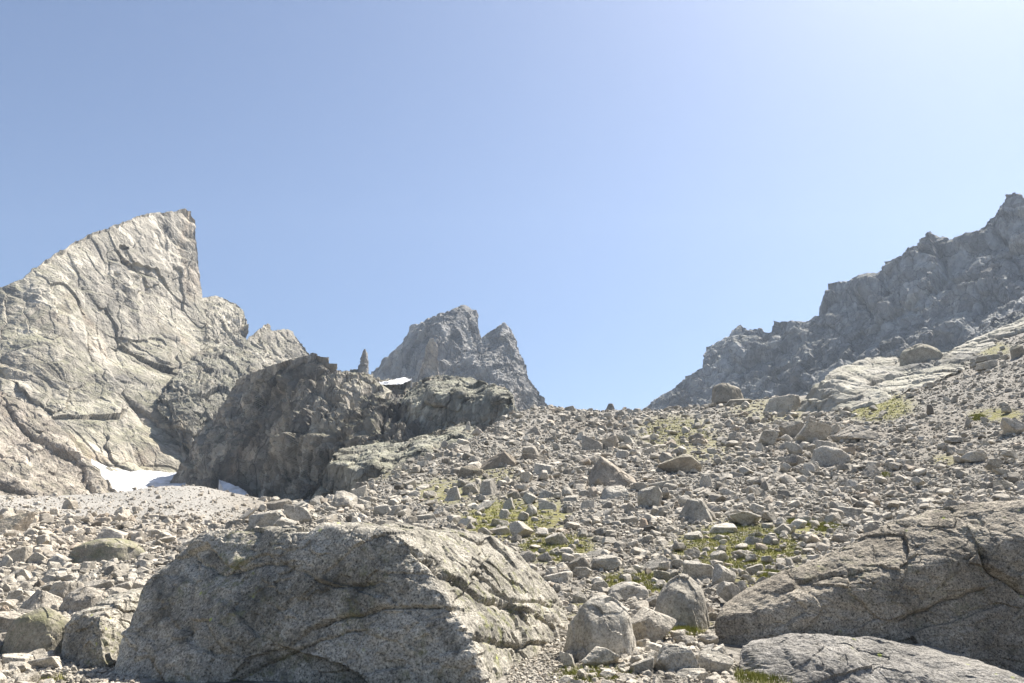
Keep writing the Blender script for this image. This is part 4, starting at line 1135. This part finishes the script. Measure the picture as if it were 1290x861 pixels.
# crest stones hidden from view can stay small in number
order = sel[np.argsort(-size[sel])]
vis = VIS[ii, jj] & (spx > 0) & (spx < 1290) & (spy < 868) & ~((spx > 170) & (spx < 700) & (spy > 672)) & ~((spx > 905) & (spy > 800 - (spx - 900) * .45))
n_more = 292 - len(ROCKS)
big = [k for k in order if vis[k]][:n_more]
KN = ('block', 'tilt', 'slab', 'round', 'point', 'wedge')
for k in big:
    kind = KN[rng.choice(6, p=[.3, .27, .2, .15, .03, .05])]
    w = ws[k]
    asp = {'block': .7, 'tilt': .62, 'slab': .4, 'round': .62, 'point': .75, 'wedge': .6}[kind] * rng.uniform(.85, 1.15)
    o = link('boulder', PROTO[kind][rng.integers(6)])
    o.location = (sx[k], sy[k], sz[k] + w * asp * .30)
    o.scale = (w, w * rng.uniform(.7, 1.0), w * asp)
    o.rotation_euler = (rng.normal(0, .12), rng.normal(0, .12), rng.uniform(0, 2 * PI))
    tone = float(np.clip(rng.normal(.58, .1), .3, .9))
    warm = .06 if not left[k] else .12
    o['tone'], o['warm'], o['moss'] = tone, warm, 0.0
    px, py = project(np.array(o.location))
    ROCKS.append(dict(o=o, px=float(px), py=float(py), w=float(size[k]), h=float(size[k]) * asp, kind=kind, tone=tone, warm=warm, label=None, ref=None, moss=0))

# labels from each stone's own look and the landmark it lies by
SH = {'block': 'blocky', 'tilt': 'tilted', 'slab': 'flat', 'round': 'rounded', 'point': 'pointed', 'wedge': 'wedge shaped', 'hump': 'humped'}
LM = [r for r in ROCKS if r['ref']]
used = {r['label'] for r in ROCKS if r['label']}
DIRS = ['right of', 'above right of', 'above', 'above left of', 'left of', 'below left of', 'below', 'below right of']


def tone_word(r):
    t = r['tone']
    return 'whitish' if t > .76 else 'pale' if t > .63 else 'mid grey' if t > .52 else 'grey' if t > .42 else 'dark'


ORD = ['nearest', 'second nearest', 'third nearest', 'fourth nearest', 'fifth nearest', 'sixth nearest', 'seventh nearest', 'eighth nearest']
pend = {}
for r in ROCKS:
    o = r['o']
    if not r.get('giant'):
        o['group'] = 'loose boulders and stones on the slope'
    o['category'] = 'boulder' if r['w'] > 30 else 'rock'
    if r['w'] <= 30:
        o.name = 'rock'
    if r['label']:
        o['label'] = r['label']
        continue
    c = sorted(LM, key=lambda q: (max(abs(q['px'] - r['px']) - q['w'] / 2, 0)) ** 2 + (max(abs(q['py'] - r['py']) - q['h'] / 2, 0) * 1.5) ** 2)[0]
    ang = math.atan2(-(r['py'] - c['py']) * 1.0, r['px'] - c['px'])
    d = DIRS[int(round(ang / (PI / 4))) % 8]
    sz_ = 'large' if r['w'] > 34 else '' if r['w'] > 17 else 'small'
    lab = ' '.join(f"{sz_} {tone_word(r)} {SH[r['kind']]} stone {d} {c['ref']}".split())
    dist = math.hypot(c['px'] - r['px'], c['py'] - r['py'])
    pend.setdefault(lab, []).append((dist, r))
for lab, L_ in pend.items():
    L_.sort(key=lambda q: q[0])
    for n_, (dist, r) in enumerate(L_):
        r['o']['label'] = lab if len(L_) == 1 and lab not in used else f"{lab}, {ORD[min(n_, 7)]}"

# the rest of the scree: one mass of thousands of stones
rest = np.setdiff1d(sel, np.array(big))
RK = ('block', 'tilt', 'slab', 'wedge', 'block')
lowp = {2: [], 3: []}
for sub in (2, 3):
    for k in range(10):
        mm = rock_mesh(RK[k % 5], 3000 + k + 50 * sub, sub)
        co = np.empty(len(mm.vertices) * 3, np.float32)
        mm.vertices.foreach_get('co', co)
        lowp[sub].append(co.reshape(-1, 3))
        bpy.data.meshes.remove(mm)
VV, FF, TT, WW = [], [], [], []
base = 0
pk = rng.integers(0, 10, NS)
for sub in (2, 3):
    Fc = ico(sub)[1]
    for q in range(10):
        s_ = rest[(pk[rest] == q) & ((size[rest] > 4.6) == (sub == 3))]
        if not len(s_):
            continue
        n = len(s_)
        P0 = lowp[sub][q]
        asp = {'block': .72, 'tilt': .62, 'slab': .42, 'round': .62, 'wedge': .6}[RK[q % 5]] * rng.uniform(.8, 1.2, n)
        S = np.stack([ws[s_], ws[s_] * rng.uniform(.65, 1.0, n), ws[s_] * asp], -1)
        P = P0[None] * S[:, None]
        a, b = rng.uniform(0, 2 * PI, n), rng.normal(0, .28, n)
        x, y, z = P[..., 0], P[..., 1], P[..., 2]
        ca, sa_ = np.cos(b)[:, None], np.sin(b)[:, None]
        x, z = x * ca + z * sa_, -x * sa_ + z * ca
        ca, sa_ = np.cos(a)[:, None], np.sin(a)[:, None]
        x, y = x * ca - y * sa_, x * sa_ + y * ca
        P = np.stack([x + sx[s_][:, None], y + sy[s_][:, None], z + (sz[s_] + ws[s_] * asp * rng.uniform(.15, .42, n))[:, None]], -1)
        VV.append(P.reshape(-1, 3))
        FF.append((Fc[None] + (base + np.arange(n) * len(P0))[:, None, None]).reshape(-1, 3))
        base += n * len(P0)
        tn = np.clip(rng.normal(.57, .16, n), .12, .98)
        TT.append(np.repeat(tn, len(P0)))
        WW.append(np.repeat(np.where(left[s_], .14, .05) + .25 * (rng.random(n) < .05), len(P0)))
me = mesh_np('scree', np.concatenate(VV), np.concatenate(FF), M_rub, False, {'tone': np.concatenate(TT), 'warm': np.concatenate(WW)})
tag(link('scree', me), 'grey scree of countless loose stones covering the slope and valley', kind='stuff')

# ------------------------------------------------------------------ grass
gx, gy, gs = [], [], []
TUFT = [(1008, 658, 13, 4, 700), (972, 725, 11, 4, 500), (858, 797, 14, 5, 420), (1230, 522, 9, 3, 260), (1116, 596, 4, 2, 120), (1040, 664, 18, 5, 260), (1185, 832, 60, 6, 200), (748, 852, 40, 8, 300),
        (800, 735, 50, 12, 500), (930, 690, 80, 28, 1300), (700, 690, 45, 18, 500), (640, 655, 55, 22, 600), (960, 858, 40, 6, 220), (850, 545, 45, 18, 500), (1105, 512, 40, 16, 400), (45, 858, 30, 6, 120)]
for cx, cy, rx, ry, n in TUFT:
    n = int(n * 1.6)
    a = rng.uniform(0, 2 * PI, n)
    q = np.sqrt(rng.random(n))
    for X, Y in zip(cx + rx * q * np.cos(a), cy + ry * q * np.sin(a)):
        x, y, z = ground_at(X, min(Y, 866))
        gx.append(x + rng.normal(0, .05))
        gy.append(y + rng.normal(0, .12))
        gs.append(1.0 if rx > 14 else 1.35)
gx, gy, gs = np.array(gx), np.array(gy), np.array(gs)
gz = ground(gx, gy)
nb = 5
n = len(gx)
dd = np.hypot(gx, gy)
hgt = (np.clip(.045 + dd * .0007, .05, .11) * gs)[:, None] * rng.uniform(.5, 1.3, (n, nb))
aa = rng.uniform(0, 2 * PI, (n, nb))
lean = rng.uniform(.2, .9, (n, nb)) * hgt
bx = gx[:, None] + rng.normal(0, .05, (n, nb))
by = gy[:, None] + rng.normal(0, .05, (n, nb))
wd = (np.clip(dd * .0005, .006, .03))[:, None]
p1 = np.stack([bx - np.sin(aa) * wd, by + np.cos(aa) * wd, np.repeat(gz[:, None] - .02, nb, 1)], -1)
p2 = np.stack([bx + np.sin(aa) * wd, by - np.cos(aa) * wd, np.repeat(gz[:, None] - .02, nb, 1)], -1)
p3 = np.stack([bx + np.cos(aa) * lean, by + np.sin(aa) * lean, gz[:, None] + hgt], -1)
Vg = np.stack([p1, p2, p3], 2).reshape(-1, 3)
me = mesh_np('grass', Vg, np.arange(len(Vg)).reshape(-1, 3), M_grass)
tag(link('grass', me), 'short yellow green alpine grass growing between the stones', kind='stuff')

# ------------------------------------------------------------------ air, light, camera
HAZE = 0.00013
if HAZE:
    bm = bmesh.new()
    bmesh.ops.create_cube(bm, size=1)
    me = bpy.data.meshes.new('haze')
    bm.to_mesh(me)
    bm.free()
    hz = link('haze', me)
    hz.scale = (2600, 2600, 700)
    hz.location = (0, 0, 180)
    m = bpy.data.materials.new('thin_air')
    m.use_nodes = True
    m.node_tree.nodes.remove(m.node_tree.nodes['Principled BSDF'])
    pv = m.node_tree.nodes.new('ShaderNodeVolumePrincipled')
    pv.inputs['Color'].default_value = (.70, .83, 1, 1)
    pv.inputs['Density'].default_value = HAZE
    pv.inputs['Anisotropy'].default_value = .3
    m.node_tree.links.new(pv.outputs[0], m.node_tree.nodes['Material Output'].inputs['Volume'])
    me.materials.append(m)
    tag(hz, 'thin blue mountain air softening the far peaks', kind='stuff')

AZ, EL = math.radians(46), math.radians(54)
sun = bpy.data.lights.new('sun', 'SUN')
sun.energy = 5.0
sun.angle = math.radians(.53)
sun.color = (1, .95, .88)
so = bpy.data.objects.new('sun', sun)
COL.objects.link(so)
sd = Vector((math.sin(AZ) * math.cos(EL), math.cos(AZ) * math.cos(EL), math.sin(EL)))
so.rotation_euler = (-sd).to_track_quat('-Z', 'Y').to_euler()
w = bpy.data.worlds.new('World')
SC.world = w
w.use_nodes = True
nt = w.node_tree
sky = nt.nodes.new('ShaderNodeTexSky')
sky.sky_type = 'NISHITA'
sky.sun_disc = False
sky.sun_elevation = EL
sky.sun_rotation = AZ
sky.altitude = 1500
sky.air_density = 1.0
sky.dust_density = 5.0
sky.ozone_density = 5.0
bg = nt.nodes['Background']
nt.links.new(sky.outputs[0], bg.inputs[0])
bg.inputs[1].default_value = .058

cam = bpy.data.cameras.new('camera')
cam.lens = 28
cam.sensor_width = 36
cam.clip_start = .1
cam.clip_end = 20000
co = bpy.data.objects.new('camera', cam)
COL.objects.link(co)
co.location = (0, 0, CZ)
co.rotation_euler = (PI / 2 + TH, 0, 0)
SC.camera = co
vs = SC.view_settings
vs.view_transform = 'Standard'
vs.look = 'None'
vs.exposure = 1.28
vs.gamma = 1.0
SC.cycles.max_bounces = 6
SC.cycles.volume_bounces = 1
